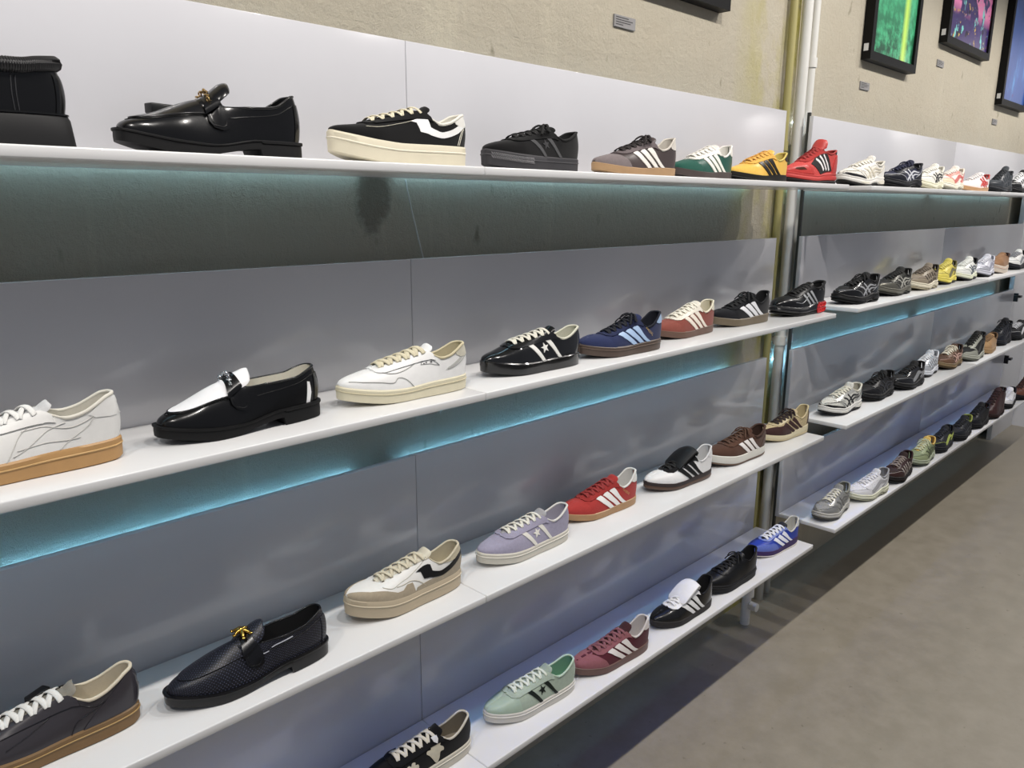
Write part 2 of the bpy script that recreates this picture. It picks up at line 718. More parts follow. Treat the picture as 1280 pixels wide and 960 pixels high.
def tongue_mesh(l, par, mat, tip=.03, rise=50, w=.021, th=.0045, name='tongue', curl=0.0, padded=0.0):
    """strip under the laces from the vamp to a tip that stands up in front of the ankle"""
    rings = []
    ts = np.linspace(l.tV + .02, l.tE, 9)
    path = [(float(l.X(t)), float(l.zt(t)) + .0015 + .004 * math.sin(PI * i / 8) * .6, float(l.yt(t)) + .005 if t < l.tV else .008) for i, t in enumerate(ts)]
    x, z, _ = path[-1]
    a = math.radians(rise)
    for k in range(1, 6):
        q = k / 5
        aa = a + curl * q
        x -= math.cos(aa) * tip / 5
        z += math.sin(aa) * tip / 5
        path.append((x, z, w * (1 - .10 * q - .22 * max(0, q - .6) ** 2 / .16)))
    n = 9
    for i, (x, z, hw) in enumerate(path):
        x0, z0 = path[max(i - 1, 0)][:2]
        x1, z1 = path[min(i + 1, len(path) - 1)][:2]
        T = np.array([x1 - x0, 0, z1 - z0])
        T /= np.linalg.norm(T)
        N = np.array([T[2], 0, -T[0]])
        if N[2] < 0:
            N = -N
        cc = float(l.c(np.array(x / l.L)))
        ys = np.linspace(-1, 1, n)
        thk = th + padded * sstep(9, 12, i)
        if i == len(path) - 1:
            thk *= .5
        top = [np.array([x, hw * q + cc, z]) + N * (thk * .5 * (1 - q ** 4) - q * q * hw * .34) for q in ys]
        bot = [np.array([x, hw * q + cc, z]) + N * (-thk * .5 * (1 - q ** 4) - q * q * hw * .34 - .0008) for q in ys[::-1]]
        rings.append(top + bot)
    mb = MB()
    mb.loft(rings)
    o = mb.build(name, mat, par, True, angle=60)
    return o, path


def lace_bars(l, par, mat, n=6, wd=.004, v=.9, bow=True, lift=.0085, cross=True, th=.35, name='laces', lo=.02, hi=.02):
    mb = MB()
    ts = np.linspace(l.tV - lo, l.tE + hi, n)

    def eyelet(side, t):
        P, N, _, _ = l.frame(side, np.array([t]), np.array([v]))
        return P[0] + N[0] * .0034, N[0]
    segs = []
    for i in range(n):
        if cross:
            if i < n - 1:
                segs.append((1, ts[i], -1, ts[i + 1], 0.0))
                segs.append((-1, ts[i], 1, ts[i + 1], .0018))
            if i == 0:
                segs.append((1, ts[i], -1, ts[i], 0))
        else:
            segs.append((1, ts[i], -1, ts[i], 0))
    for sa, ta, sb, tb, up_ in segs:
        A, na = eyelet(sa, ta)
        B, nb = eyelet(sb, tb)
        Mx = (A + B) / 2
        tm = (ta + tb) / 2
        Mx[2] = float(l.zt(np.array(tm))) + lift + up_
        P = []
        for q in np.linspace(0, 1, 11):
            p = (1 - q) ** 2 * A + 2 * q * (1 - q) * (2 * Mx - (A + B) / 2) + q * q * B
            P.append(p)
        # ends dip into the eyelets
        P = [A - na * .0028] + P + [B - nb * .0028]
        slope = Vector((-.35, 0, 1))

        def upf(i, m=len(P)):
            return na * (1 - i / (m - 1)) + nb * (i / (m - 1)) + np.array([.1, 0, .8])
        mb.tube(P, wd, 8, th, upf)
    if bow:
        tm = ts[-1]
        c0 = np.array([float(l.X(tm)), float(l.c(np.array(tm))), float(l.zt(tm)) + lift + .003])
        for side in (1, -1):
            pts = [c0, c0 + (.003, side * .012, .004), c0 + (.010, side * .024, -.002), c0 + (.013, side * .029, -.012), c0 + (.007, side * .026, -.012), c0 + (.002, side * .014, -.002), c0]
            mb.tube(smooth_poly(pts, 4, False), wd * .8, 6, .5)
            pts = [c0, c0 + (.01, side * .010, .001), c0 + (.024, side * .022, -.010), c0 + (.032, side * .028, -.020)]
            mb.tube(smooth_poly(pts, 4, False), wd * .75, 6, .5)
        mb.tube([c0 + (0, -.006, 0), c0 + (0, 0, .003), c0 + (0, .006, 0)], .004, 7)
    return mb.build(name, mat, par)


def eyelets(l, par, mat, n=6, v=.86, name='eyelets', lo=.02, hi=.02):
    mb = MB()
    for side in (1, -1):
        for t in np.linspace(l.tV - lo, l.tE + hi, n):
            P, N, dt, dv = l.frame(side, np.array([t]), np.array([v]))
            a = dt[0] / np.linalg.norm(dt[0])
            b = np.cross(N[0], a)
            mb.tube([P[0] + N[0] * .001 + (a * math.cos(q) + b * math.sin(q)) * .0024 for q in np.linspace(0, 2 * PI, 10, endpoint=False)],
                    .0009, 5, closed=True, upv=N[0])
    o = mb.build(name, mat, par)
    o['kind'] = 'stuff'
    return o


def text_patch(l, par, txt, mat, t0, v0, size, rot=0, name='lettering', off=.0016):
    cu = bpy.data.curves.new('lettering', 'FONT')
    cu.body = txt
    cu.size = size
    cu.align_x = 'CENTER'
    tmp = bpy.data.objects.new('lettering_tmp', cu)
    COL.objects.link(tmp)
    bpy.context.view_layer.update()
    me = bpy.data.meshes.new_from_object(tmp.evaluated_get(bpy.context.evaluated_depsgraph_get()))
    V = [(v.co.x, v.co.y) for v in me.vertices]
    F = [tuple(p.vertices) for p in me.polygons]
    bpy.data.objects.remove(tmp)
    bpy.data.meshes.remove(me)
    Q = np.array(metric_poly(l, 1, t0, v0, V, rot))
    P, N, _, _ = l.frame(1, Q[:, 0], Q[:, 1])
    return obj(name, P + N * off, F, mat, par, False)


# ------------------------------------------------------------------ the setting
SH = {1: 1.799, 2: 1.344, 3: .878, 4: .435}      # shelf top heights
PT = {1: 2.061, 2: 1.607, 3: 1.148, 4: .692}     # tops of the back panels
YF, YP, YW = 1.15, 1.395, 1.50                  # shelf front, panel face, wall face


def concrete_wall():
    n = NT('bare_plaster')
    a = n.noise(1.1, 6, .65)
    bnoise = n.noise(5, 8, .7)
    col = n.mix(a, '#a8a190', '#c6bfad')
    col = n.mix(n.ramp(bnoise, [(.35, (0, 0, 0)), (.75, (1, 1, 1))]), col, '#b6ad9a')
    # vertical run marks
    runs = n.noise(3.0, 6, .7, stretch=(1.6, 1, .10))
    col = n.mix(n.ramp(runs, [(.56, (0, 0, 0)), (.72, (.6, .6, .6))]), col, '#cfc8b2')
    # yellow green old paint beside the pipes, ending around x = 2.9
    tc = n.n('ShaderNodeTexCoord')
    sx = n.n('ShaderNodeSeparateXYZ')
    n.l(tc.outputs['Object'], sx.inputs[0])
    mr = n.n('ShaderNodeMapRange')
    mr.inputs[1].default_value, mr.inputs[2].default_value = 2.58, 2.92
    n.l(sx.outputs[0], mr.inputs[0])
    lt = n.n('ShaderNodeMath', operation='LESS_THAN')
    lt.inputs[1].default_value = 3.06
    n.l(sx.outputs[0], lt.inputs[0])
    mu = n.n('ShaderNodeMath', operation='MULTIPLY')
    n.l(mr.outputs[0], mu.inputs[0])
    n.l(lt.outputs[0], mu.inputs[1])
    mu2 = n.n('ShaderNodeMath', operation='MULTIPLY')
    n.l(mu.outputs[0], mu2.inputs[0])
    n.l(n.ramp(n.noise(4, 5, .6, stretch=(1, 1, .55)), [(.4, (0, 0, 0)), (.58, (1, 1, 1))]), mu2.inputs[1])
    col = n.mix(mu2.outputs[0], col, '#a8a048')
    # small dark pits and damp patches
    pits = n.ramp(n.noise(17, 2, .5, stretch=(1, 1, .6)), [(.70, (0, 0, 0)), (.78, (.7, .7, .7))])
    col = n.mix(pits, col, '#7d7763')
    # one damp patch under the top shelf
    mp = n.n('ShaderNodeMapping')
    mp.inputs['Location'].default_value = (-1.05 * 9, 0, -1.735 * 6)
    mp.inputs['Scale'].default_value = (9, 0, 6)
    n.l(tc.outputs['Object'], mp.inputs[0])
    gr = n.n('ShaderNodeVectorMath', operation='LENGTH')
    n.l(mp.outputs[0], gr.inputs[0])
    ad = n.n('ShaderNodeMath', operation='ADD')
    n.l(gr.outputs['Value'], ad.inputs[0])
    n.l(n.noise(14, 4, .6), ad.inputs[1])
    damp = n.ramp(ad.outputs[0], [(.80, (.55, .55, .55)), (.98, (0, 0, 0))])
    col = n.mix(damp, col, '#4d4b42')
    n.col(col)
    n.b.inputs['Roughness'].default_value = .86
    mixh = n.n('ShaderNodeMath', operation='ADD')
    n.l(n.noise(65, 8, .75), mixh.inputs[0])
    n.l(n.noise(9, 5, .6), mixh.inputs[1])
    n.bump(mixh.outputs[0], .8, .008)
    return n.m


def floor_mat():
    n = NT('sealed_concrete')
    a = n.noise(1.5, 7, .65)
    b = n.noise(9, 8, .7)
    col = n.mix(a, '#7f786b', '#989182')
    col = n.mix(n.ramp(b, [(.40, (0, 0, 0)), (.7, (.55, .55, .55))]), col, '#a29a8d')
    sp = n.ramp(n.noise(38, 2, .5), [(.70, (0, 0, 0)), (.76, (.6, .6, .6))])
    col = n.mix(sp, col, '#6a6455')
    n.col(col)
    n.b.inputs['Roughness'].default_value = .5
    n.l(n.ramp(b, [(.3, (.32, .32, .32)), (.8, (.55, .55, .55))]), n.b.inputs['Roughness'])
    n.bump(n.noise(30, 6, .7), .12, .002)
    return n.m


def simple(name, c, rough=.5, metal=0, coat=0, bumps=None):
    n = NT(name)
    n.col(n.mix(n.noise(7, 3), shade(c, .97), shade(c, 1.02)))
    n.b.inputs['Roughness'].default_value = rough
    n.b.inputs['Metallic'].default_value = metal
    n.b.inputs['Coat Weight'].default_value = coat
    if bumps:
        n.bump(n.noise(*bumps[:2]), bumps[2], .001)
    return n.m


def emit(name, c, s):
    n = NT(name)
    n.col(c)
    n.b.inputs['Emission Color'].default_value = lin(c)
    n.b.inputs['Emission Strength'].default_value = s
    return n.m


PLASTER = concrete_wall()
FLOOR = floor_mat()
PANEL = simple('white_gloss_laminate', '#cbcbd0', .17, 0, .25)
BOARD = simple('white_shelf_laminate', '#e2e2e2', .25, 0, .2)
WHITEP = simple('white_pipe_paint', '#d9d8d2', .35)
OCHRE = simple('old_ochre_paint', '#a39a55', .6, bumps=(40, 5, .3))
DARKM = simple('dark_grey_steel', '#4a4c4c', .45, .6)
BLACK = simple('black_frame_lacquer', '#0a0909', .5)
BLACK.node_tree.nodes['Principled BSDF'].inputs['Specular IOR Level'].default_value = .2
BLACKPL = simple('black_plastic', '#0e0e10', .4)
LED_CYAN = emit('cyan_led', '#86d0ff', 42)
LED_WHITE = emit('cool_white_led', '#d8ebff', 9)
LED_FLOOR_TINT = emit('blue_led', '#3f78ff', 14)  # unseen strip added under the lowest shelf to tint the floor blue
LED_SOFT = emit('soft_cyan_led', '#a4d2e8', 12)
LED_DOWN = emit('blue_down_led', '#5a8cff', 17)

fl = box('floor', (-3, -5, -.1), (7.3, 1.50, 0), FLOOR)
fl['kind'] = 'structure'
wl = box('wall_back', (-3, YW, -.1), (7.3, YW + .15, 3.6), PLASTER)
wl['kind'] = 'structure'
we = box('wall_right', (7.13, .2, 0), (7.3, YW, 3.6), simple('white_wall_paint', '#d9dade', .5))
we['kind'] = 'structure'


def bay(row, x0, x1, label, led=None, under=None, panel0=None, panel1=None, down=None):
    """one bay of the display: shelf board, glossy back panel and the LED tape tucked behind it"""
    z, pt = SH[row], PT[row]
    t = thing('wall_shelf', label, 'shelf', ((x0 + x1) / 2, YP, z), 0, 'white display shelves along the wall')
    inv = Vector(t.location)

    def rel(o):
        o.parent = t
        o.data.transform(Matrix.Translation(-inv))
        return o
    p0, p1 = panel0 or x0, panel1 or x1
    g = .0008
    rel(box('shelf_board', (x0 + g, YF, z - .017), (x1 - g, YP - .0005, z), BOARD, None, .0025))
    rel(box('back_panel', (p0 + g, YP, z - .017), (p1 - g, YP + .016, pt), PANEL, None, .001))
    rel(box('bounce_blocker', (p0 + .004, YP + .0165, z - .015), (p1 - .004, YP + .0185, pt - .004), DARKM))  # added dark sheet, unseen, stops panel backs bouncing LED light onto the wall
    for k in range(2):
        bx = p0 + (p1 - p0) * (.25 + .5 * k)
        rel(box('wall_mount', (bx - .03, YP + .019, z + .05), (bx + .03, YW + .005, z + .09), DARKM))
    if led:
        lz = pt - .012 if row == 1 else pt - .052
        rel(box('led_strip', (p0 + .03, YW - .0085, lz - .006), (p1 - .11, YW - .0055, lz), led))
    if down:
        rel(box('beam_lip', (p0 + .05, 1.275, z - .031), (p1 - .05, 1.2765, z - .0171), DARKM))  # unseen lips added to keep the strip's beam off the panel below
        rel(box('beam_lip', (p0 + .05, 1.2645, z - .031), (p1 - .05, 1.266, z - .0171), DARKM))
        rel(box('down_light', (p0 + .05, 1.267, z - .0185), (p1 - .05, 1.274, z - .0172), down))
    if under:
        if row == 1:
            rel(box('led_strip', (p0 + .03, YW - .022, z + .006), (p1 - .06, YW - .014, z + .010), under))
        else:
            rel(box('led_strip', (p0 + .03, YP + .019, z - .004), (p1 - .06, YP + .027, z - .001), under))
    return t


RN = {1: 'top shelf row', 2: 'second shelf row from the top', 3: 'third shelf row from the top', 4: 'lowest shelf row'}
J = 1.073
for r in (1, 2, 3, 4):
    led = {1: LED_WHITE, 2: None, 3: LED_CYAN, 4: None}[r]
    und = {1: LED_SOFT, 2: None, 3: None, 4: None}[r]
    dn = {3: LED_DOWN, 4: LED_FLOOR_TINT}.get(r)
    bay(r, -.675, J, 'nearest white wall shelf on the left, ' + RN[r], led, und, down=dn)
    bay(r, J, 2.82, 'white wall shelf ending at the pipes in the ' + RN[r], led, und, None, 2.80, dn)
    und2 = {1: LED_SOFT, 2: None, 3: None, 4: None}[r]
    dn = LED_DOWN if r == 3 else None
    bay(r, 3.02, 4.77, 'white wall shelf just beyond the pipes, ' + RN[r], led, und2, down=dn)
    bay(r, 4.77, 6.5, 'far white wall shelf at the right end of the ' + RN[r], led, und2, down=dn)

# pipes in the slot between the two shelf runs
def pipe(name, x, y, r, z0, z1, mat, label, cat='pipe', clamps=()):
    t = thing(name, label, cat, (x, y, z0))
    mb = MB()
    mb.tube([(0, 0, (z1 - z0) * k / 12) for k in range(13)], r, 16, upv=(0, 1, 0))
    mb.build('pipe_run', mat, t)
    for cz in clamps:
        m2 = MB()
        m2.tube([(0, 0, cz - z0 - .018), (0, 0, cz - z0 + .018)], r * 1.28, 16, upv=(0, 1, 0))
        m2.box((-.008, r * .8, cz - z0 - .01), (.008, YW - y - .0005, cz - z0 + .01))
        m2.build('pipe_clamp', mat, t, angle=40)
    return t


pipe('heating_pipe', 3.035, 1.462, .0205, .0, 3.5, WHITEP, 'thicker white vertical pipe between the two shelf runs', 'pipe', (1.18, 2.55))
pipe('cable_conduit', 3.118, 1.468, .0165, .0, 3.5, WHITEP, 'thin white vertical pipe right beside the thicker white one', 'pipe', (1.18, 2.27))
pipe('old_conduit', 2.958, 1.478, .014, .0, 3.5, OCHRE, 'old ochre painted vertical pipe left of the white pipes', 'pipe', (1.95, 1.30))
t = thing('pipe_valve', 'small white pipe valve near the floor under the lowest shelf', 'valve', (2.80, 1.40, 0))
mb = MB()
mb.tube([(0, 0, .0), (0, 0, .13)], .02, 14, upv=(0, 1, 0))
mb.tube([(0, 0, .13), (0, 0, .20)], .03, 14, upv=(0, 1, 0))
mb.build('valve_body', WHITEP, t, angle=40)
mb = MB()
mb.tube([(0, -.018, .09), (0, -.05, .09)], .018, 12)
mb.build('valve_knob', WHITEP, t, angle=40)

# dark upright rail at the left edge of the far shelf run
t = thing('mounting_rail', 'dark grey steel upright rail at the left end of the far shelves', 'rail', (3.026, 1.4115, .3))
mb = MB()
mb.box((.0, .0, 0), (.010, .012, 1.775))
mb.build('upright', DARKM, t, False)
t = thing('end_panel', 'white upright end panel beyond the far shelves', 'panel', (6.56, 1.41, 0))
mb = MB()
mb.box((-.03, 0, 0), (.56, .03, 2.05))
mb.build('board', simple('white_end_laminate', '#c9cacd', .35), t, False)
for zz in (1.18, .72):
    mb = MB()
    mb.box((-.02, -.05, zz - .1), (.03, -.0005, zz - .085))
    mb.box((-.005, -.03, zz - .13), (.012, -.0005, zz - .07))
    mb.build('bracket', BLACKPL, t, False)

# ------------------------------------------------------------------ pictures and plates on the wall above
def art(kind):
    n = NT('print_' + kind)
    tc = n.n('ShaderNodeTexCoord')
    sx = n.n('ShaderNodeSeparateXYZ')
    n.l(tc.outputs['Object'], sx.inputs[0])

    def band(sock, a, b, c, d):
        r = n.n('ShaderNodeValToRGB')
        e = r.color_ramp.elements
        e[0].position, e[0].color = a, (0, 0, 0, 1)
        e[1].position, e[1].color = b, (1, 1, 1, 1)
        k = e.new(c)
        k.color = (1, 1, 1, 1)
        k = e.new(d)
        k.color = (0, 0, 0, 1)
        n.l(sock, r.inputs[0])
        return r.outputs[0]
    if kind == 'green':
        col = n.mix(n.noise(4, 5, .6, stretch=(1, 1, .5)), '#2f9a66', '#63cf9a')
        low = n.n('ShaderNodeMapRange')
        low.inputs[1].default_value, low.inputs[2].default_value = .42, .02
        n.l(sx.outputs[2], low.inputs[0])
        leaf = n.n('ShaderNodeMath', operation='MULTIPLY')
        n.l(low.outputs[0], leaf.inputs[0])
        n.l(n.ramp(n.noise(17, 6, .7), [(.40, (0, 0, 0)), (.56, (1, 1, 1))]), leaf.inputs[1])
        col = n.mix(leaf.outputs[0], col, '#134a30')
        col = n.mix(band(sx.outputs[0], .33, .365, .375, .42), col, '#c8f06a')
    elif kind == 'graffiti':
        col = n.mix(n.noise(3, 4, .5), '#2c1c4c', '#4a367c')
        v = n.ramp(n.noise(8, 3, .8), [(.50, (0, 0, 0)), (.52, (1, 1, 1)), (.60, (1, 1, 1)), (.62, (0, 0, 0))])
        hi = n.n('ShaderNodeMapRange')
        hi.inputs[1].default_value, hi.inputs[2].default_value = .12, .18
        n.l(sx.outputs[2], hi.inputs[0])
        pk = n.n('ShaderNodeMath', operation='MULTIPLY')
        n.l(hi.outputs[0], pk.inputs[0])
        n.l(n.ramp(n.noise(7, 2, .4), [(.49, (0, 0, 0)), (.51, (1, 1, 1))]), pk.inputs[1])
        col = n.mix(pk.outputs[0], col, '#f08cbc')
        col = n.mix(n.ramp(n.noise(15, 3, .7, stretch=(1, 1, .6)), [(.60, (0, 0, 0)), (.61, (1, 1, 1))]), col, '#7fd6d0')
        col = n.mix(n.ramp(n.noise(19, 2, .7), [(.64, (0, 0, 0)), (.65, (1, 1, 1))]), col, '#d8b54a')
        col = n.mix(n.ramp(n.noise(11, 3, .7), [(.60, (0, 0, 0)), (.61, (1, 1, 1))]), col, '#1b0d22')
    elif kind == 'blue':
        col = n.mix(n.noise(3, 5, .7, stretch=(1, 1, .35)), '#1b1f58', '#3f72cc')
        col = n.mix(n.ramp(n.noise(5, 5, .7, stretch=(1.5, 1, .5)), [(.56, (0, 0, 0)), (.7, (1, 1, 1))]), col, '#4f8fd0')
        col = n.mix(n.ramp(n.noise(7, 4, .7), [(.66, (0, 0, 0)), (.74, (.8, .8, .8))]), col, '#6a2a78')
    else:
        wv = n.ramp(n.noise(3, 0, .5, stretch=(9, 1, .2)), [(.47, (1, 1, 1)), (.49, (0, 0, 0)), (.51, (0, 0, 0)), (.53, (1, 1, 1))])
        col = n.mix(wv, '#1a1a1a', '#e8e8e6')
    n.col(col)
    n.b.inputs['Roughness'].default_value = .3
    n.b.inputs['Coat Weight'].default_value = .4
    return n.m


PAPER = simple('white_sticker', '#d8d8d6', .6)
PLATE = simple('grey_plate', '#8b8989', .5)
INK = simple('plate_ink', '#3b3a3a', .6)


def picture(x0, x1, z0, z1, kind, label):
    d = .042
    t = thing('framed_picture', label, 'picture', ((x0 + x1) / 2, YW, z0))
    w = x1 - x0
    h = z1 - z0
    mb = MB()
    b = .035
    mb.box((-w / 2, -d, 0), (w / 2, -.0005, b))
    mb.box((-w / 2, -d, h - b), (w / 2, -.0005, h))
    mb.box((-w / 2, -d, b), (-w / 2 + b, -.0005, h - b))
    mb.box((w / 2 - b, -d, b), (w / 2, -.0005, h - b))
    mb.build('frame', BLACK, t, False)
    o = box('print', (0, 0, 0), (w - 2 * b, .004, h - 2 * b), art(kind), t)
    o.location = (-w / 2 + b, -d + .012, b)
    box('price_sticker', (-w / 2 - .0012, -.030, .035), (-w / 2 - .0001, -.010, .065), PAPER, t)
    return t


picture(1.541, 2.471, 2.352, 3.086, 'white', 'black framed white print with thin black lines, cut by the top edge')
picture(3.658, 4.223, 2.352, 3.035, 'green', 'black framed green abstract print with a yellow light streak')
picture(4.623, 5.384, 2.552, 3.240, 'graffiti', 'black framed purple print with pink scribbles')
picture(5.764, 6.370, 2.346, 3.138, 'blue', 'black framed dark blue abstract print at the right edge')


def plate(x, z, w, h, label):
    t = thing('caption_plate', label, 'plate', (x, YW, z))
    box('plaque', (-w / 2, -.006, -h / 2), (w / 2, -.0005, h / 2), PLATE, t)
    mb = MB()
    for k, (f, ln) in enumerate(((.32, .6), (.12, .8), (-.08, .7), (-.28, .35))):
        mb.box((-w * .44, -.0066, h * f - h * .035), (-w * .44 + w * ln, -.0061, h * f + h * .035))
    o = mb.build('caption_lines', INK, t, False)
    o['kind'] = 'stuff'


plate(1.952, 2.244, .10, .032, 'grey caption plate on the plaster wall, the one nearest the top centre')
plate(3.724, 2.249, .10, .032, 'grey caption plate below the green picture')
plate(4.680, 2.457, .10, .032, 'grey caption plate below the purple picture')
plate(5.815, 2.246, .10, .032, 'grey caption plate below the dark blue picture')


# ------------------------------------------------------------------ shoe builders
GRP = {1: 'shoes on the top shelf', 2: 'shoes on the second shelf', 3: 'shoes on the third shelf', 4: 'shoes on the lowest shelf'}


def base(name, row, X, Y, yaw, L, label, roll=0, dz=0):
    a = PI + yaw
    hx, hy = X - math.cos(a) * L / 2, Y - math.sin(a) * L / 2
    return thing(name, label, 'shoe', (hx, hy, SH[row] + .0002 + dz), a, GRP[row])


# outlines in (t from heel to toe, v from sole to top line)
def T_TOE(a=.73):
    return [(a - .05, 0), (a - .015, .3), (a + .045, .62), (a + .085, .84), (a + .04, 1), (.997, 1), (.997, 0)]


def MUD(a=.56, h=.42):
    return [(a, 0), (a + .04, h * .55), (a + .10, h * .9), (a + .2, h), (.9, h + .1), (.997, h + .3), (.997, 0)]


COUNTER = [(.001, 0), (.001, .66), (.05, .62), (.11, .45), (.16, .2), (.19, 0)]
HTAB = [(.001, .58), (.001, 1), (.125, 1), (.115, .82), (.08, .66), (.04, .59)]


def EYESTAY(l, lo=.70, front=.045):
    return [(l.tE - .05, 1), (l.tE - .06, lo + .1), (l.tE, lo), ((l.tE + l.tV) / 2, lo), (l.tV - .02, lo - .05), (l.tV + front * .7, lo + .03), (l.tV + front, .93), (l.tV + front * .75, 1)]


def stripe(tt, tb, vt=.70, w=.05, vb=.02, bow=.012):
    m = (tt + tb) / 2 + bow
    return [(tt + w / 2, vt - .05), (tt - w / 2, vt + .05), (m - w / 2, (vt + vb) / 2 + .03), (tb - w / 2, vb), (tb + w / 2, vb), (m + w / 2, (vt + vb) / 2 - .03)]


def sneaker(row, X, Y, yaw, L, label, up, sole, lace, tongue=None, lining=None, last=None, W=1.0, patches=(), seams=(), stripes=None,
            stripe_mat=None, collar=None, tip=.017, rise=36, laces_n=6, bow=False, flap=None, cross=True, lw=.0042, eyelet=None,
            name='sneaker', extra=None, roll=.003, tpad=0.0, tw=.021, ins=None, lv=.9, sides=(1,)):
    l = Last(L=L, W=W, **(last or {}))
    t = base(name, row, X, Y, yaw, L, label)
    upper_mesh(l, up, t)
    for nm, mt, f0, f1, rows, ex in sole:
        ring_sole(l, t, nm, mt, f0, f1, rows, ex)
    for nm, poly, off, mt, sd in patches:
        patch(l, poly(l) if callable(poly) else poly, off, mt, t, nm, sd)
    for nm, pts, r, mt in seams:
        seam(l, pts(l) if callable(pts) else pts, r, mt, t, nm)
    if stripes:
        for s in stripes:
            patch(l, s, .0021, stripe_mat, t, 'stripe', sides)
    ln = lining or up
    lining_mesh(l, t, ln, ins or ln)
    collar_roll(l, t, collar or ln, roll)
    _, path = tongue_mesh(l, t, tongue or up, tip, rise, tw, padded=tpad)
    if lace:
        lace_bars(l, t, lace, laces_n, lw, lv, bow, cross=cross)
    if eyelet:
        eyelets(l, t, eyelet, laces_n)
    if flap:
        flap_mesh(l, t, flap, path)
    if extra:
        extra(l, t)
    return t, l


def flap_mesh(l, par, mat, path):
    """long tongue folded forward over the laces"""
    x, z, _ = path[-1]
    rings = []
    pts = [(x + .004, z - .006), (x + .000, z + .004), (x + .008, z + .011), (x + .022, z + .010), (x + .042, z + .002), (x + .062, z - .010), (x + .078, z - .022), (x + .086, z - .029)]
    n = 9
    for i, (px, pz) in enumerate(pts):
        x0, z0 = pts[max(i - 1, 0)]
        x1, z1 = pts[min(i + 1, len(pts) - 1)]
        T = np.array([x1 - x0, 0, z1 - z0])
        T /= np.linalg.norm(T)
        N = np.array([-T[2], 0, T[0]])
        hw = .024 + .010 * min(1, i / 4)
        if i == len(pts) - 1:
            hw *= .86
        cc = float(l.c(np.array(px / l.L)))
        ys = np.linspace(-1, 1, n)
        th = .005 if i < len(pts) - 1 else .002
        rings.append([np.array([px, hw * q + cc, pz - q * q * hw * .30]) + N * th * .5 for q in ys]
                     + [np.array([px, hw * q + cc, pz - q * q * hw * .30]) - N * th * .5 for q in ys[::-1]])
    mb = MB()
    mb.loft(rings)
    mb.build('tongue_flap', mat, par, True, angle=60)


def cupsole(mat, line=None):
    s = [('sole', mat, 0, 1, CUP, 0)]
    if line:
        s.append(('foxing_line', line, .62, .70, [(.0002, 0), (.0012, .3), (.0012, .7), (.0002, 1)], .0002))
    return s


def twotone(mid, out, f=.28):
    return [('midsole', mid, f, 1, [(-.0005, 0), (.0004, .1), (.0006, .5), (0, .92), (-.0022, 1)], 0),
            ('outsole', out, 0, f, [(-.003, 0), (0, .3), (.0006, .6), (-.0004, 1)], 0)]


def laces3(a=.61, b=.44, d=.095, w=.05, vt=.68):
    return [stripe(a - d * k, b - d * k, vt + .015 * k, w) for k in range(3)]


SAMBA = dict(hs=.024, fs=.019, heelz=.101, dip=.067, eye=.088, ankle=.25, vamp=.058, toeh=.026, spring=.013, tV=.72, toen=2.1)
THICK = dict(hs=.038, fs=.033, heelz=.102, dip=.079, eye=.100, vamp=.075, toeh=.024, spring=.020, tV=.75, toen=2.3)
STAR = dict(hs=.031, fs=.027, heelz=.094, dip=.072, eye=.089, vamp=.068, toeh=.026, spring=.012, tV=.74, toen=2.3)
CAMPUS = dict(hs=.033, fs=.027, heelz=.099, dip=.076, eye=.092, vamp=.068, toeh=.028, spring=.014, tV=.73, toen=2.3)
BOTH = (1, -1)


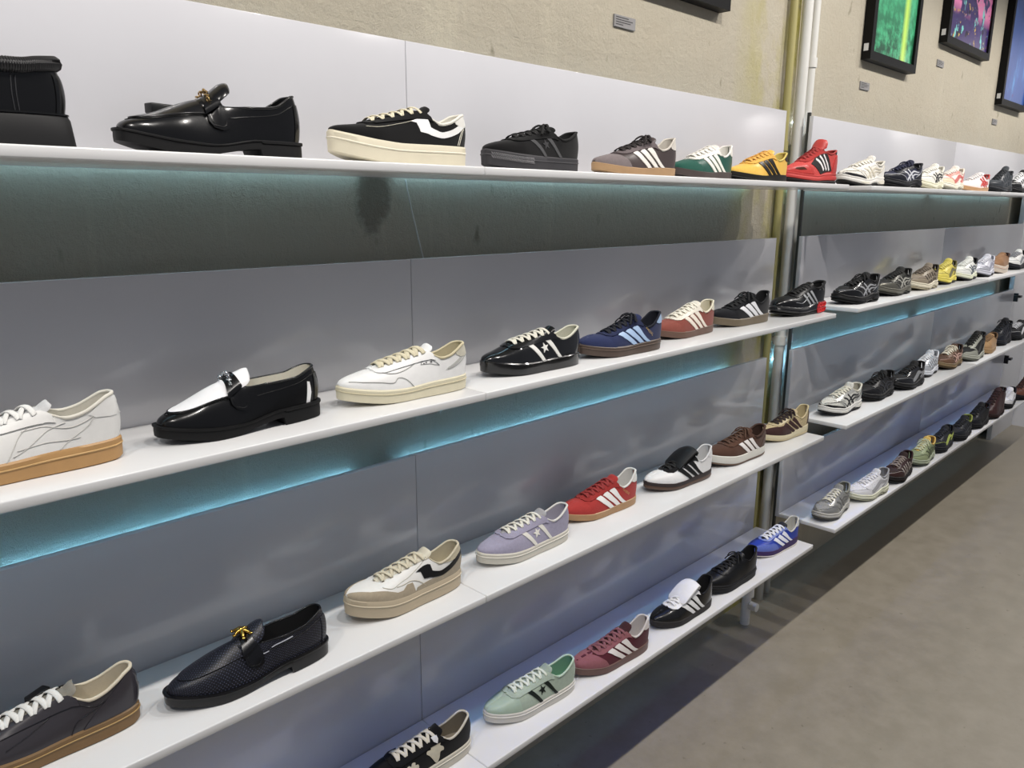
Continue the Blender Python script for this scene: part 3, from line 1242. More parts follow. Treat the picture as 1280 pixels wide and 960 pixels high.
# ---- loafers
def loafer(row, X, Y, yaw, L, label, up, sole, apron=None, saddle=None, lining=None, W=1.0, last=None, hardware=None, dt=0.0, dz=0.0, sliver=None, slits=False, ridge=True):
    kw = dict(hs=.031, fs=.019, spring=.013, heelz=.099, dip=.080, eye=.079, tE=.47, vamp=.088, tV=.53, toeh=.033, toen=2.4, thr=.021, wc=.029,
              heelblock=(.29, .015), ankle=.32, lean=.006, inset=.0045)
    kw['tE'] += dt
    kw['tV'] += dt
    kw.update(last or {})
    l = Last(L=L, W=W, **kw)
    t = base('loafer', row, X, Y, yaw, L, label)
    upper_mesh(l, up, t)
    ring_sole(l, t, 'sole', sole, 0, .80, [(-.002, 0), (0, .04), (.0004, .5), (0, .97), (-.001, 1)], .0005)
    ring_sole(l, t, 'welt', sole, .80, 1, [(-.001, 0), (.0016, .1), (.002, .5), (.0016, .9), (-.003, 1)], .0006)
    ln = lining or up
    lining_mesh(l, t, ln, ln, tend=.51 + dt)
    bd = M('smooth', '#0e0e12') if up.name.startswith('weave') else up
    collar_roll(l, t, bd, .0022, te=.50 + dt, name='top_binding')
    edge = [(.535 + dt, .56), (.62, .55), (.72, .57), (.82, .60), (.885, .68), (.925, .84), (.935, 1)]
    e2 = smooth_poly(edge, 5, False)
    patch(l, [(.53 + dt, 1)] + e2, .0026, apron or up, t, 'apron', BOTH, res=.005)
    if ridge:
        seam(l, edge, .0021, up, t, 'apron_seam', off=.0012)
        seam(l, [(a, b - .045) for a, b in edge[:-1]] + [(.952, .9), (.955, 1)], .0007, up, t, 'stitching', off=.0004)
    else:
        seam(l, edge, .0011, bd, t, 'apron_seam', off=.001)
    # saddle strap
    sd = saddle or up
    poly = [(.485, 1), (.47, .78), (.455, .52), (.462, .34), (.50, .26), (.545, .28), (.57, .38), (.572, .55), (.575, .78), (.585, 1)]
    poly = [(q + dt, v) for q, v in poly]
    patch(l, poly, .0035, sd, t, 'saddle_strap', BOTH, res=.005)
    seam(l, [(q + dt, v) for q, v in [(.478, .50), (.484, .38), (.515, .32), (.548, .36), (.556, .5)]], .0007, bd, t, 'stitching', off=.0037)
    # topline band and heel strip
    seam(l, [(.02, .80), (.15, .76), (.3, .68), (.45, .6)], .0008, bd, t, 'stitching', off=.0004)
    patch(l, [(.001, .02), (.001, .80), (.045, .80), (.05, .02)], .0012, up, t, 'heel_strip', BOTH)
    if sliver:
        patch(l, [(.085, .04), (.075, .3), (.082, .62), (.098, .66), (.105, .35), (.112, .04)], .0010, sliver, t, 'side_insert', BOTH)
    if slits:
        for s in (0, 1):
            patch(l, ribbon([(.26 + .16 * s, .80 - .20 * s), (.36 + .11 * s, .73 - .16 * s), (.40 + .10 * s, .68 - .12 * s)], .0018, .0012), .0012, M('smooth', '#c9ccd6'), t, 'lit_slit', (1,))  # pale strips painted as the light showing through slit cut-outs
    # raised tongue
    rings = []
    path = []
    n = 11
    th = .004
    zz = float(l.zt(np.array(.55 + dt)))
    pts = [(.61, float(l.zt(np.array(.61 + dt))) - .001, .012), (.575, float(l.zt(np.array(.575 + dt))) + .002, .022), (.535, zz + .0065 + dz * .2, .027), (.495, zz + .0135 + dz * .6, .0295),
           (.46, zz + .019 + dz, .0285), (.435, zz + .0215 + dz, .024), (.42, zz + .022 + dz, .016), (.415, zz + .0215 + dz, .006)]
    pts = [(q + dt, z, hw) for q, z, hw in pts]
    for i, (q, z, hw) in enumerate(pts):
        a, b = pts[max(i - 1, 0)], pts[min(i + 1, len(pts) - 1)]
        T = np.array([(b[0] - a[0]) * L, 0, b[1] - a[1]])
        T /= np.linalg.norm(T)
        N = np.array([T[2], 0, -T[0]])
        if N[2] < 0:
            N = -N
        cc = float(l.c(np.array(q)))
        x = float(l.X(np.array(q)))
        ys = np.linspace(-1, 1, n)
        rings.append([np.array([x, hw * y + cc, z - y * y * hw * .62]) + N * th * .5 * (1 - y ** 6) for y in ys]
                     + [np.array([x, hw * y + cc, z - y * y * hw * .62]) - N * (th * .5 * (1 - y ** 6) + .0006) for y in ys[::-1]])
    mb = MB()
    mb.loft(rings)
    obj('tongue', mb.V, mb.F, apron or up, t, True, uv=[(p[0], p[1]) for p in mb.V], angle=70)
    # the saddle strap goes on over the tongue
    V, F = [], []
    xs = float(l.X(np.array(.54 + dt)))
    cc = float(l.c(np.array(.54 + dt)))
    ys = np.linspace(-1, 1, 15)
    for y in ys:
        hw = .0315
        zc = zz + .0095 - y * y * hw * .66
        wx = .0085 + .004 * abs(y) ** 2
        sl = .010 * .55
        V += [(xs - wx, cc + hw * y, zc + sl * wx / .0085), (xs + wx, cc + hw * y, zc - sl * wx / .0085), (xs + wx, cc + hw * y, zc - sl * wx / .0085 - .004), (xs - wx, cc + hw * y, zc + sl * wx / .0085 - .004)]
    for i in range(14):
        for j in range(4):
            F.append((i * 4 + j, i * 4 + (j + 1) % 4, i * 4 + 4 + (j + 1) % 4, i * 4 + 4 + j))
    F += [(3, 2, 1, 0), (56, 57, 58, 59)]
    obj('saddle_bridge', V, F, sd, t, True, angle=50)
    if hardware:
        hardware(l, t, zz + .003, dt)
    return t, l


def chain_bit(mat):
    def f(l, t, zz, dt=0):
        x0 = float(l.X(np.array(.54 + dt)))
        c = float(l.c(np.array(.535)))
        mb = MB()
        for k in range(9):
            q = (k - 4) / 4
            p = np.array([x0 + .004 * abs(q), c + q * .023, zz + .0115 - q * q * .014])
            ring = []
            for a in np.linspace(0, 2 * PI, 12, endpoint=False):
                if k % 2:
                    ring.append(p + (.0035 * math.cos(a), .0048 * math.sin(a), .0005 * math.cos(a)))
                else:
                    ring.append(p + (.0008 * math.cos(a), .0048 * math.sin(a), .0032 * math.cos(a)))
            mb.tube(ring, .0013, 6, closed=True)
        mb.build('chain_links', mat, t)
    return f


def starfish(mat):
    def f(l, t, zz, dt=0):
        x0 = float(l.X(np.array(.545 + dt)))
        g = 1.35
        c = float(l.c(np.array(.545)))
        p = np.array([x0, c, zz + .0125])
        mb = MB()
        for k in range(6):
            a = k * PI / 3 + .3
            d = np.array([math.cos(a) * .8, math.sin(a), -.15 + .1 * math.cos(2 * a)])
            mb.tube([p, p + d * .006 * g + (0, 0, .002), p + d * .011 * g, p + d * .0145 * g - (0, 0, .002)], lambda q: .0046 - .0025 * q, 8)
            m = p + d * .0145 * g - (0, 0, .001)
            mb.tube([m - (0, 0, .0015), m + (0, 0, .0015)], .0034, 8)
        mb.tube([p - (0, 0, .003), p + (0, 0, .001), p + (0, 0, .005)], lambda q: .0065 - .003 * q, 10)
        mb.build('gilt_ornament', mat, t)
    return f


# ---- running shoes
RUNL = dict(hs=.040, fs=.028, spring=.018, heelz=.107, dip=.083, eye=.099, vamp=.072, toeh=.032, tV=.74, tE=.37, toen=2.4, wave=.002, kq=1.7, arch=.008)


def runner(row, X, Y, yaw, L, label, up, over, mid, out, lace, accent, stripe_m, lining='#2a2a2e', W=1.08, style='tiger', last=None, toe=None, tongue=None,
           kind_up='mesh', kind_over='leather', gel=None, tip=.026, bow=False, name='running_shoe', cross=True, toe_h=.40):
    kw = dict(RUNL)
    kw.update(last or {})
    l = Last(L=L, W=W, **kw)
    t = base(name, row, X, Y, yaw, L, label)
    mu, mo, ms = M(kind_up, up), M(kind_over, over), M('leather', stripe_m)
    upper_mesh(l, mu, t, 9)
    ring_sole(l, t, 'midsole', M('rubber', mid), .22, 1, RUN, 0)
    ring_sole(l, t, 'outsole', M('rubber', out), 0, .24, [(-.004, 0), (.001, .3), (.002, .7), (0, 1)], 0)
    patch(l, MUD(.60, toe_h), .0012, M('leather' if toe_h < .3 else kind_over, toe or over), t, 'toe_guard', BOTH, .008)
    patch(l, [(.001, 0), (.001, .72), (.06, .66), (.12, .50), (.20, .34), (.27, .18), (.30, 0)], .0012, mo, t, 'heel_counter', BOTH, .008)
    patch(l, EYESTAY(l, .66), .0012, mo, t, 'eyestay', BOTH, .008)

    def ss(side, tt, f):
        P = l.sole_side(side, tt, f)
        N = np.zeros_like(P)
        N[:, 1] = side
        return P, N
    acc = M('rubber', accent)
    patch(l, [(.05, .30), (.06, .62), (.16, .66), (.27, .52), (.28, .36), (.16, .30)], .0035, acc, t, 'heel_cushion', BOTH, .009, surf=ss)
    patch(l, [(.55, .36), (.58, .62), (.70, .60), (.78, .44), (.70, .34)], .0035, acc, t, 'forefoot_cushion', BOTH, .009, surf=ss)
    if style == 'tiger':
        for pts, w in (([(.62, .60), (.54, .42), (.47, .05)], .006), ([(.50, .72), (.44, .42), (.37, .05)], .006),
                       ([(.20, .64), (.32, .54), (.46, .36), (.58, .06)], .006), ([(.18, .44), (.30, .36), (.43, .18)], .005)):
            patch(l, ribbon(pts, w), .0020, ms, t, 'side_stripe', BOTH, .008)
        for pts, w in (([(.62, .42), (.70, .55), (.78, .66)], .007), ([(.64, .14), (.72, .36), (.82, .72)], .006)):
            patch(l, ribbon(pts, w), .0018, mo, t, 'vamp_overlay', BOTH, .008)
    elif style == 'wave':
        patch(l, smooth_poly([(.14, .50), (.30, .42), (.44, .22), (.62, .10), (.66, .24), (.50, .44), (.34, .62), (.18, .64)], 4), .0020, ms, t, 'side_panel', BOTH, .008)
        patch(l, ribbon([(.64, .12), (.72, .42), (.80, .78)], .007), .0018, mo, t, 'vamp_overlay', BOTH, .008)
        patch(l, ribbon([(.30, .10), (.22, .34), (.12, .56)], .007), .0020, ms, t, 'side_stripe', BOTH, .008)
    elif style == 'caged':
        for k in range(5):
            q = .24 + k * .095
            patch(l, ribbon([(q, .06), (q + .03, .36), (q + .06, .64)], .0065), .0022, ms, t, 'side_stripe', BOTH, .008)
        patch(l, ribbon([(.16, .34), (.40, .30), (.66, .22)], .007), .0022, mo, t, 'vamp_overlay', BOTH, .008)
    lnm = M('lining', lining)
    lining_mesh(l, t, lnm, lnm)
    collar_roll(l, t, lnm, .0042)
    tongue_mesh(l, t, M('mesh', tongue or up), tip, 46, padded=.004)
    lace_bars(l, t, M('lace', lace), 6, .0040, .88, bow, cross=cross)
    seam(l, [(.60, .10), (.64, .26), (.72, .40), (.82, .44), (.92, .54), (.985, .74)], .0010, ms, t, 'piping', off=.0014)
    seam(l, [(.02, .72), (.08, .66), (.14, .52), (.22, .34), (.30, .14)], .0009, ms, t, 'piping', off=.0014)
    return t, l


def black_clog(row, X, Y, yaw, L, label):
    kw = dict(hs=.046, fs=.034, spring=.012, heelz=.112, dip=.102, eye=.100, tE=.47, vamp=.092, tV=.53, toeh=.040, toen=2.5, thr=.022, wc=.029, heelblock=(.36, .018),
              ankle=.3, inset=.006)
    l = Last(L=L, W=1.08, **kw)
    t = base('platform_slip_on', row, X, Y, yaw, L, label)
    up = M('smooth', '#0b0b0c')
    upper_mesh(l, up, t)
    ring_sole(l, t, 'platform_sole', M('rubber', '#1c1c1d'), 0, 1, [(.004, 0), (.005, .08), (.003, .5), (.001, .88), (-.002, 1)], .001)
    ring_sole(l, t, 'welt', M('smooth', '#111112'), .97, 1.08, [(-.002, 0), (.001, .3), (.001, .7), (-.004, 1)], 0)
    lining_mesh(l, t, M('lining', '#17171a'), M('lining', '#17171a'), tend=.51)
    # ribbed padded collar
    ts = np.clip(np.linspace(math.sqrt(.5), 0, 40) ** 2, .0006, 1)
    A = l.surf(1, ts, np.ones_like(ts))
    B = l.surf(-1, ts[::-1], np.ones_like(ts))
    P = np.vstack([A, B[1:]])
    mb = MB()
    mb.tube(P + (0, 0, .003), .0095, 10)
    mb.build('padded_collar', M('leather', '#141416'), t)
    m2 = MB()
    Pd = np.array(smooth_poly(P, 3, False)) + (0, 0, .003)
    for i in range(2, len(Pd) - 2, 2):
        T = Pd[i + 1] - Pd[i - 1]
        T /= np.linalg.norm(T)
        S = np.cross(T, (0, 0, 1))
        S /= np.linalg.norm(S)
        m2.tube([Pd[i] + (S * math.cos(a) + np.array([0, 0, 1]) * math.sin(a)) * .0096 for a in np.linspace(0, 2 * PI, 10, endpoint=False)], .0011, 5, closed=True)
    m2.build('collar_ribbing', M('leather', '#2a2a2c'), t)
    patch(l, [(.001, .02), (.001, .82), (.04, .82), (.045, .02)], .0012, up, t, 'heel_strip', BOTH)
    seam(l, [(.2, .04), (.205, .4), (.2, .8)], .0008, M('leather', '#333336'), t)
    seam(l, [(.218, .04), (.223, .4), (.218, .8)], .0008, M('leather', '#333336'), t)
    return t, l


# ------------------------------------------------------------------ top shelf, near run
black_clog(1, .219, 1.27, -.06, .30, 'chunky black slip-on with ribbed padded collar, cut by the left edge on the top shelf')
loafer(1, .5866, 1.272, -.03, .300, 'polished all-black loafer with a gilt chain on the top shelf', M('smooth', '#0a0a0b'), M('rubber', '#121213'),
       W=1.05, hardware=chain_bit(M('metal', '#b79a68')), last=dict(heelz=.107, toen=2.7, spring=.019), dz=.006)

S_STRIKE = [(.47, .66), (.43, .60), (.41, .34), (.33, .29), (.22, .33), (.10, .46), (.015, .64), (.015, .80), (.12, .68), (.24, .58), (.325, .54), (.335, .76), (.40, .74), (.44, .70)]


def stepney_heel(l, t):
    seam(l, [(.10, .05), (.085, .3), (.06, .55)], .0007, M('lace', '#e8e2d0'), t, sides=(1,))
    seam(l, [(.085, .05), (.07, .3), (.045, .55)], .0007, M('lace', '#e8e2d0'), t, sides=(1,))


sneaker(1, .9435, 1.249, -.10, .2945, 'black sneaker with thick cream sole, cream laces and white jagged side flash', M('suede', '#121213'),
        cupsole(M('rubber', '#d8cfb4'), M('rubber', '#e6dfc8')), M('lace', '#d9d0b0'), lining=M('lining', '#e6e2d4'), last=dict(THICK, hs=.041, fs=.038), W=1.05,
        patches=[('side_flash', S_STRIKE, .0013, M('leather', '#efefec'), BOTH), ('heel_tab', HTAB, .0014, M('leather', '#e9e7df'), BOTH),
                 ('eyestay', lambda l: EYESTAY(l, .72), .0027, M('suede', '#151516'), BOTH)],
        seams=[('stitching', lambda l: [(.32, .80), (.45, .68), (.58, .60), (.72, .50), (.80, .52)], .0006, M('lace', '#cfc9b4'))], extra=stepney_heel, lw=.0036)


def star_side(mat, bars):
    def f(l, t):
        for s in BOTH:
            patch(l, metric_poly(l, s, .452, .43, [(-a if s < 0 else a, b) for a, b in star_pts(.0125)], .12 * s), .0018, mat, t, 'star', (s,), res=.004)
        patch(l, stripe(.61, .475, .72, .034, .02, .0), .0018, bars, t, 'side_bar', BOTH)
        patch(l, stripe(.43, .285, .80, .034, .02, .0), .0018, bars, t, 'side_bar', BOTH)
    return f


def textured_toe(l, t):
    star_side(M('suede', '#3a3a3c'), M('suede', '#4b4b4d'))(l, t)
    mb = MB()
    for k in range(26):
        for j in range(2):
            q = .62 + .34 * k / 25
            P = l.sole_side(1, np.array([q, q + .006]), .45 + .2 * j)
            P2 = l.sole_side(1, np.array([q + .012]), .62 + .2 * j)
            mb.tube([P[0] - (0, .0005, 0), P2[0] - (0, .0005, 0)], .0009, 5)
    o = mb.build('sole_texture', M('rubber', '#8b8a8c'), t)
    o['kind'] = 'stuff'


sneaker(1, 1.3253, 1.263, -.056, .280, 'all-black suede sneaker with dark grey sole and faint side star, top shelf', M('suede', '#101011'), cupsole(M('rubber', '#39383b'), M('rubber', '#4a494c')),
        M('lace', '#0c0c0d'), lining=M('lining', '#131314'), last=dict(STAR, hs=.034, fs=.033), extra=textured_toe, bow=True, eyelet=M('metal', '#c8c8c8'),
        patches=[('eyestay', lambda l: EYESTAY(l, .66), .0027, M('suede', '#131314'), BOTH)])

sneaker(1, 1.7006, 1.2516, -.13, .288, 'grey brown suede sneaker with three white stripes and tan gum sole', M('leather', '#4a3f3e'), cupsole(M('gum', '#b08a5c')), M('lace', '#241c1c'),
        lining=M('lining', '#cfc8bb'), last=SAMBA, stripes=laces3(), stripe_mat=M('leather', '#e6e1d8'), bow=True,
        patches=[('toe_overlay', T_TOE(), .0012, M('suede', '#7b7070'), BOTH), ('heel_tab', HTAB, .0013, M('leather', '#dcd5ca'), BOTH), ('eyestay', lambda l: EYESTAY(l), .0027, M('suede', '#6a5f60'), BOTH)])

sneaker(1, 2.048, 1.267, -.03, .279, 'dark green sneaker with cream stripes and dark grey sole on the top shelf', M('leather', '#1d5548'), cupsole(M('gum', '#4b403c')), M('lace', '#ece8de'),
        lining=M('lining', '#e9e6dd'), last=SAMBA, stripes=laces3(), stripe_mat=M('leather', '#ece7db'), tongue=M('leather', '#dedbd2'),
        patches=[('toe_overlay', T_TOE(), .0012, M('suede', '#1f5a4c'), BOTH), ('heel_tab', HTAB, .0013, M('leather', '#e6e3da'), BOTH), ('eyestay', lambda l: EYESTAY(l), .0027, M('leather', '#e3e0d6'), BOTH)])

sneaker(1, 2.354, 1.253, -.12, .281, 'bright yellow sneaker with three black stripes on the top shelf', M('leather', '#e8b41c'), twotone(M('rubber', '#1d1a16'), M('rubber', '#141210'), .3), M('lace', '#e6a51a'),
        lining=M('lining', '#d8c14c'), last=dict(SAMBA, hs=.024, fs=.018, heelz=.094), stripes=laces3(w=.055), stripe_mat=M('leather', '#17130f'),
        patches=[('toe_overlay', MUD(.60, .5), .0012, M('suede', '#eab828'), BOTH), ('heel_tab', HTAB, .0013, M('leather', '#1b1712'), BOTH), ('eyestay', lambda l: EYESTAY(l), .0027, M('suede', '#e0a81c'), BOTH)])


def red_panel(l, t):
    patch(l, [(.66, .50), (.42, .95), (.30, .86), (.20, .12), (.46, .02)], .0016, M('mesh', '#191516'), t, 'side_panel', BOTH)
    for k in range(3):
        patch(l, ribbon([(.545 - .085 * k, .64 + .04 * k), (.47 - .075 * k, .42), (.40 - .06 * k, .14)], .006), .0026, M('leather', '#ece8e6'), t, 'stripe', BOTH)
    patch(l, [(.62, .05), (.66, .3), (.74, .46), (.86, .5), (.97, .55), (.997, .3), (.997, .02)], .0022, M('leather', '#c22a22'), t, 'toe_guard', BOTH)
    patch(l, [(.76, .22), (.80, .36), (.90, .40), (.92, .28), (.84, .20)], .0032, M('smooth', '#4d2a1c'), t, 'toe_window', (1,))
    patch(l, [(.001, .0), (.001, .8), (.10, .74), (.16, .4), (.2, 0)], .003, M('leather', '#c42c24'), t, 'heel_counter', BOTH)
    patch(l, [(.001, .82), (.001, 1), (.10, 1), (.08, .84)], .002, M('leather', '#141013'), t, 'heel_tab', BOTH)


sneaker(1, 2.7293, 1.256, -.144, .286, 'tall bright red trainer with a black side panel at the end of the top shelf', M('mesh', '#c92e27'),
        [('midsole', M('rubber', '#c4302a'), .3, 1, RUN, 0), ('outsole', M('rubber', '#151010'), 0, .34, [(-.004, 0), (.001, .3), (.002, .7), (0, 1)], 0)], M('lace', '#a8201e'), lining=M('lining', '#b3302a'),
        last=dict(hs=.040, fs=.030, spring=.012, heelz=.120, dip=.104, eye=.120, tE=.40, vamp=.080, tV=.70, toeh=.032), tongue=M('leather', '#c9322b'), tip=.036, rise=62, tpad=.004, tw=.031, lw=.0028,
        patches=[('eyestay', lambda l: EYESTAY(l, .72), .0027, M('suede', '#b2241f'), BOTH)], extra=red_panel, name='running_shoe', cross=True)

# ------------------------------------------------------------------ top shelf, far run
runner(1, 3.2014, 1.261, -.14, .286, 'white and silver running shoe with black toe, first on the far top shelf', '#dedad0', '#e4e1d9', '#d9d6cf', '#121212', '#efeadb', '#d8d2c0', '#cfc7b2', lining='#d9d4c6', W=1.0, toe='#222226', toe_h=.16, last=dict(heelz=.1))
runner(1, 3.6144, 1.255, -.16, .287, 'navy and black running shoe with silver side stripes on the top shelf', '#1b1f3c', '#14151f', '#15161c', '#0d0d10', '#1c2140', '#15161c', '#c9cbd2', W=1.02, bow=True, lining='#12131c')
runner(1, 3.9973, 1.266, -.02, .280, 'white running shoe with black crossed side stripes and cream sole, top shelf', '#e6e3d6', '#ece9df', '#e2dec0', '#c9c4a6', '#f0ede4', '#e9e5cd', '#1c1c1e', W=1.0, lining='#e4e0d2')
runner(1, 4.2871, 1.263, -.046, .280, 'white running shoe with coral red side panels on the far top shelf', '#ecdfd2', '#e98f80', '#e9e3cf', '#8d8a7a', '#f2ede4', '#d9d4bd', '#d9655c', W=1.0, style='wave', toe='#e9d9b8', lining='#e8dccb')
sneaker(1, 4.6742, 1.256, -.14, .281, 'low white sneaker with red crossed stripes and tan sole on the far top shelf', M('leather', '#eee6e4'), cupsole(M('gum', '#c39460')), M('lace', '#f1ecea'), lining=M('lining', '#c8372f'), last=dict(SAMBA, heelz=.09),
        stripes=[ribbon(p, .008) for p in ([(.50, .70), (.42, .42), (.33, .05)], [(.40, .74), (.32, .42), (.24, .05)], [(.2, .56), (.34, .46), (.52, .14)], [(.18, .38), (.30, .3), (.42, .14)])],
        stripe_mat=M('leather', '#d63a33'), patches=[('heel_tab', HTAB, .0013, M('leather', '#d4382f'), BOTH)])
runner(1, 5.1636, 1.260, -.10, .281, 'tall charcoal grey knit running shoe with strap on the far top shelf', '#3a4046', '#33383e', '#2b2e33', '#1d1f22', '#2c3035', '#33383d', '#454b52', style='caged', W=1.0, lining='#2b2f34', last=dict(heelz=.122, dip=.105, eye=.125), tip=.03)
runner(1, 5.56, 1.260, -.10, .281, 'black running shoe with white laces and white stripes, rightmost on the top shelf', '#17171a', '#e4e4e4', '#18181b', '#101012', '#efefef', '#18181b', '#ededed', style='caged', W=1.0, last=dict(heelz=.118, dip=.10, eye=.12), toe='#141416')

# ------------------------------------------------------------------ second shelf, near run
def quilt(l, t):
    st = M('lace', '#d2d0ca')
    for p in ([(.36, .78), (.45, .55), (.50, .22), (.53, .02)], [(.26, .80), (.34, .5), (.43, .22), (.50, .1)], [(.10, .78), (.2, .66), (.32, .6), (.45, .58)], [(.30, .02), (.24, .3), (.16, .55), (.12, .78)], [(.20, .28), (.34, .24), (.48, .2)]):
        seam(l, p, .0006, st, t, sides=(1,))


sneaker(2, .238, 1.255, -.08, .295, 'white leather sneaker with tan gum sole, cut by the left edge on the second shelf', M('leather', '#e4e3df'),
        cupsole(M('gum', '#b98a48'), M('gum', '#c9a05e')), M('lace', '#ecebe6'), lining=M('lining', '#dfdacb'), last=dict(CAMPUS, hs=.036, fs=.030, heelz=.104, dip=.080), tongue=M('suede', '#cfcfcf'),
        patches=[('eyestay', lambda l: EYESTAY(l, .66), .0027, M('leather', '#e8e7e3'), BOTH), ('heel_counter', [(.001, .5), (.001, .98), (.08, .98), (.15, .84), (.12, .66), (.05, .52)], .0012, M('leather', '#e6e5e1'), BOTH)], extra=quilt)

loafer(2, .589, 1.2525, -.02, .2915, 'black loafer with white top and silver bit on the second shelf', M('smooth', '#0a0a0b'), M('rubber', '#101011'), apron=M('leather', '#eeeef0'), saddle=M('smooth', '#0a0a0b'),
       lining=M('lining', '#ddd8c8'), W=1.03, hardware=chain_bit(M('metal', '#d8d8da')), sliver=M('leather', '#f0f0f0'), last=dict(heelz=.096, toen=2.6), dt=.045, dz=-.005)


def white_marks(l, t):
    g = M('leather', '#a9a9a4')
    seam(l, [(.30, .93), (.36, .74), (.44, .70), (.52, .58), (.62, .50), (.70, .58), (.76, .78)], .0008, g, t, sides=(1,))
    seam(l, [(.50, .02), (.56, .26), (.62, .34), (.66, .22), (.74, .26), (.86, .34), (.95, .5)], .0008, g, t, sides=(1,))
    seam(l, [(.02, .62), (.10, .46), (.2, .40)], .0008, g, t, sides=(1,))
    a = [(.42, .56), (.405, .66), (.35, .70), (.30, .68), (.275, .60)]
    seam(l, a, .0006, M('leather', '#7d8082'), t, sides=(1,), name='badge_outline')
    seam(l, [(.42, .56), (.35, .54), (.275, .60)], .0006, M('leather', '#8a8c8c'), t, sides=(1,), name='badge_outline')
    for q, v, r in ((.395, .575, .0014), (.375, .59, .0016), (.335, .625, .0024)):      # badge print, too small to read
        patch(l, metric_poly(l, 1, q, v, [(r * math.cos(k * PI / 4), r * math.sin(k * PI / 4)) for k in range(8)]), .0010, M('leather', '#6a6c6c'), t, 'badge_mark', (1,), res=.002)
    patch(l, [(.22, .40), (.10, .50), (.04, .62), (.03, .72), (.12, .60), (.2, .48)], .0008, M('leather', '#bdbdb9'), t, 'side_overlay', (1,))


sneaker(2, .9322, 1.2415, -.115, .2935, 'white leather sneaker with cream sole and wide cream laces, second shelf', M('leather', '#ececea'), cupsole(M('rubber', '#d9d1b2'), M('rubber', '#c9bf9c')), M('lace', '#d8ceac'),
        lining=M('lining', '#cfc39c'), last=dict(CAMPUS, hs=.033, fs=.027), W=1.02, lw=.0058, laces_n=6, cross=True,
        patches=[('eyestay', lambda l: EYESTAY(l, .66), .0027, M('leather', '#efefed'), BOTH), ('heel_tab', HTAB, .0013, M('suede', '#cdc8b4'), BOTH)], extra=white_marks)

sneaker(2, 1.3071, 1.240, -.12, .287, 'glossy black leather sneaker with white star and bars, second shelf', M('patent', '#0b0b0c'), cupsole(M('patent', '#0c0c0d')), M('lace', '#e2decc'),
        lining=M('lining', '#d6d4be'), last=dict(STAR), extra=star_side(M('leather', '#f0efe8'), M('leather', '#f0efe8')), bow=False, tongue=M('smooth', '#0d0d0e'),
        patches=[('eyestay', lambda l: EYESTAY(l, .66), .0027, M('patent', '#0d0d0e'), BOTH)])


def spezial(l, t):
    text_patch(l, t, 'SPEZIAL', M('leather', '#c9a968'), .238, .56, .0095, -.72, name='gilt_lettering')


sneaker(2, 1.6305, 1.2239, -.135, .287, 'navy suede sneaker with three light blue stripes and dark gum sole', M('suede', '#2c355c'), cupsole(M('gum', '#57463b'), M('gum', '#6a574a')), M('lace', '#10131f'),
        lining=M('lining', '#141827'), last=dict(SAMBA, hs=.031, fs=.026), stripes=laces3(w=.055), stripe_mat=M('leather', '#a9c8ee'), bow=True,
        patches=[('toe_overlay', T_TOE(), .0012, M('suede', '#2e375f'), BOTH), ('heel_tab', HTAB, .0014, M('leather', '#a9c8ee'), BOTH), ('eyestay', lambda l: EYESTAY(l), .0027, M('suede', '#262e50'), BOTH)], extra=spezial)

sneaker(2, 2.0005, 1.2689, -.04, .279, 'rust red suede sneaker with cream laces and brown gum sole', M('suede', '#8a4236'), cupsole(M('gum', '#6b4c3c')), M('lace', '#ece5d2'), lining=M('lining', '#e4dcc0'), last=dict(SAMBA, heelz=.097),
        stripes=laces3(), stripe_mat=M('leather', '#eadfce'), tongue=M('leather', '#e3dccb'),
        patches=[('toe_overlay', T_TOE(), .0012, M('suede', '#8f473a'), BOTH), ('heel_tab', HTAB, .0013, M('leather', '#e4dcc6'), BOTH), ('eyestay', lambda l: EYESTAY(l), .0027, M('leather', '#e6dfce'), BOTH)])

sneaker(2, 2.3297, 1.2672, -.13, .286, 'black suede sneaker with broad white stripes and olive gum sole', M('suede', '#141519'), cupsole(M('gum', '#6e6049')), M('lace', '#0d0e11'), lining=M('lining', '#121317'), last=dict(SAMBA, hs=.03, fs=.024),
        stripes=laces3(w=.064, d=.105), stripe_mat=M('leather', '#dcdde0'), bow=True,
        patches=[('toe_overlay', T_TOE(), .0012, M('suede', '#17181d'), BOTH), ('eyestay', lambda l: EYESTAY(l), .0027, M('suede', '#141519'), BOTH)])


def red_heel(l, t):
    mb = MB()
    for s in BOTH:
        for k in range(4):
            for j in range(2):
                q = .03 + .062 * k
                P = l.sole_side(s, np.array([q]), .28 + .42 * j)[0]
                mb.tube([P + np.array([math.cos(a) * .0072, s * .0012, math.sin(a) * .0068]) for a in np.linspace(0, 2 * PI, 10, endpoint=False)], .0022, 6, closed=True, upv=(0, 1, 0))
    mb.build('heel_springs', M('smooth', '#d4201f'), t)

    def ss(side, tt, f):
        P = l.sole_side(side, tt, f)
        N = np.zeros_like(P)
        N[:, 1] = side
        return P, N
    patch(l, [(.002, .04), (.002, .96), (.26, .96), (.30, .5), (.27, .04)], .002, M('smooth', '#b01a1a'), t, 'heel_block', BOTH, .008, surf=ss)
    seam(l, [(.44, .60), (.54, .36), (.64, .24), (.76, .30)], .0012, M('silver', '#b9bbbe'), t, 'silver_piping', sides=BOTH)
    seam(l, [(.22, .80), (.16, .9), (.1, .6)], .0010, M('silver', '#b9bbbe'), t, 'silver_piping', sides=BOTH)


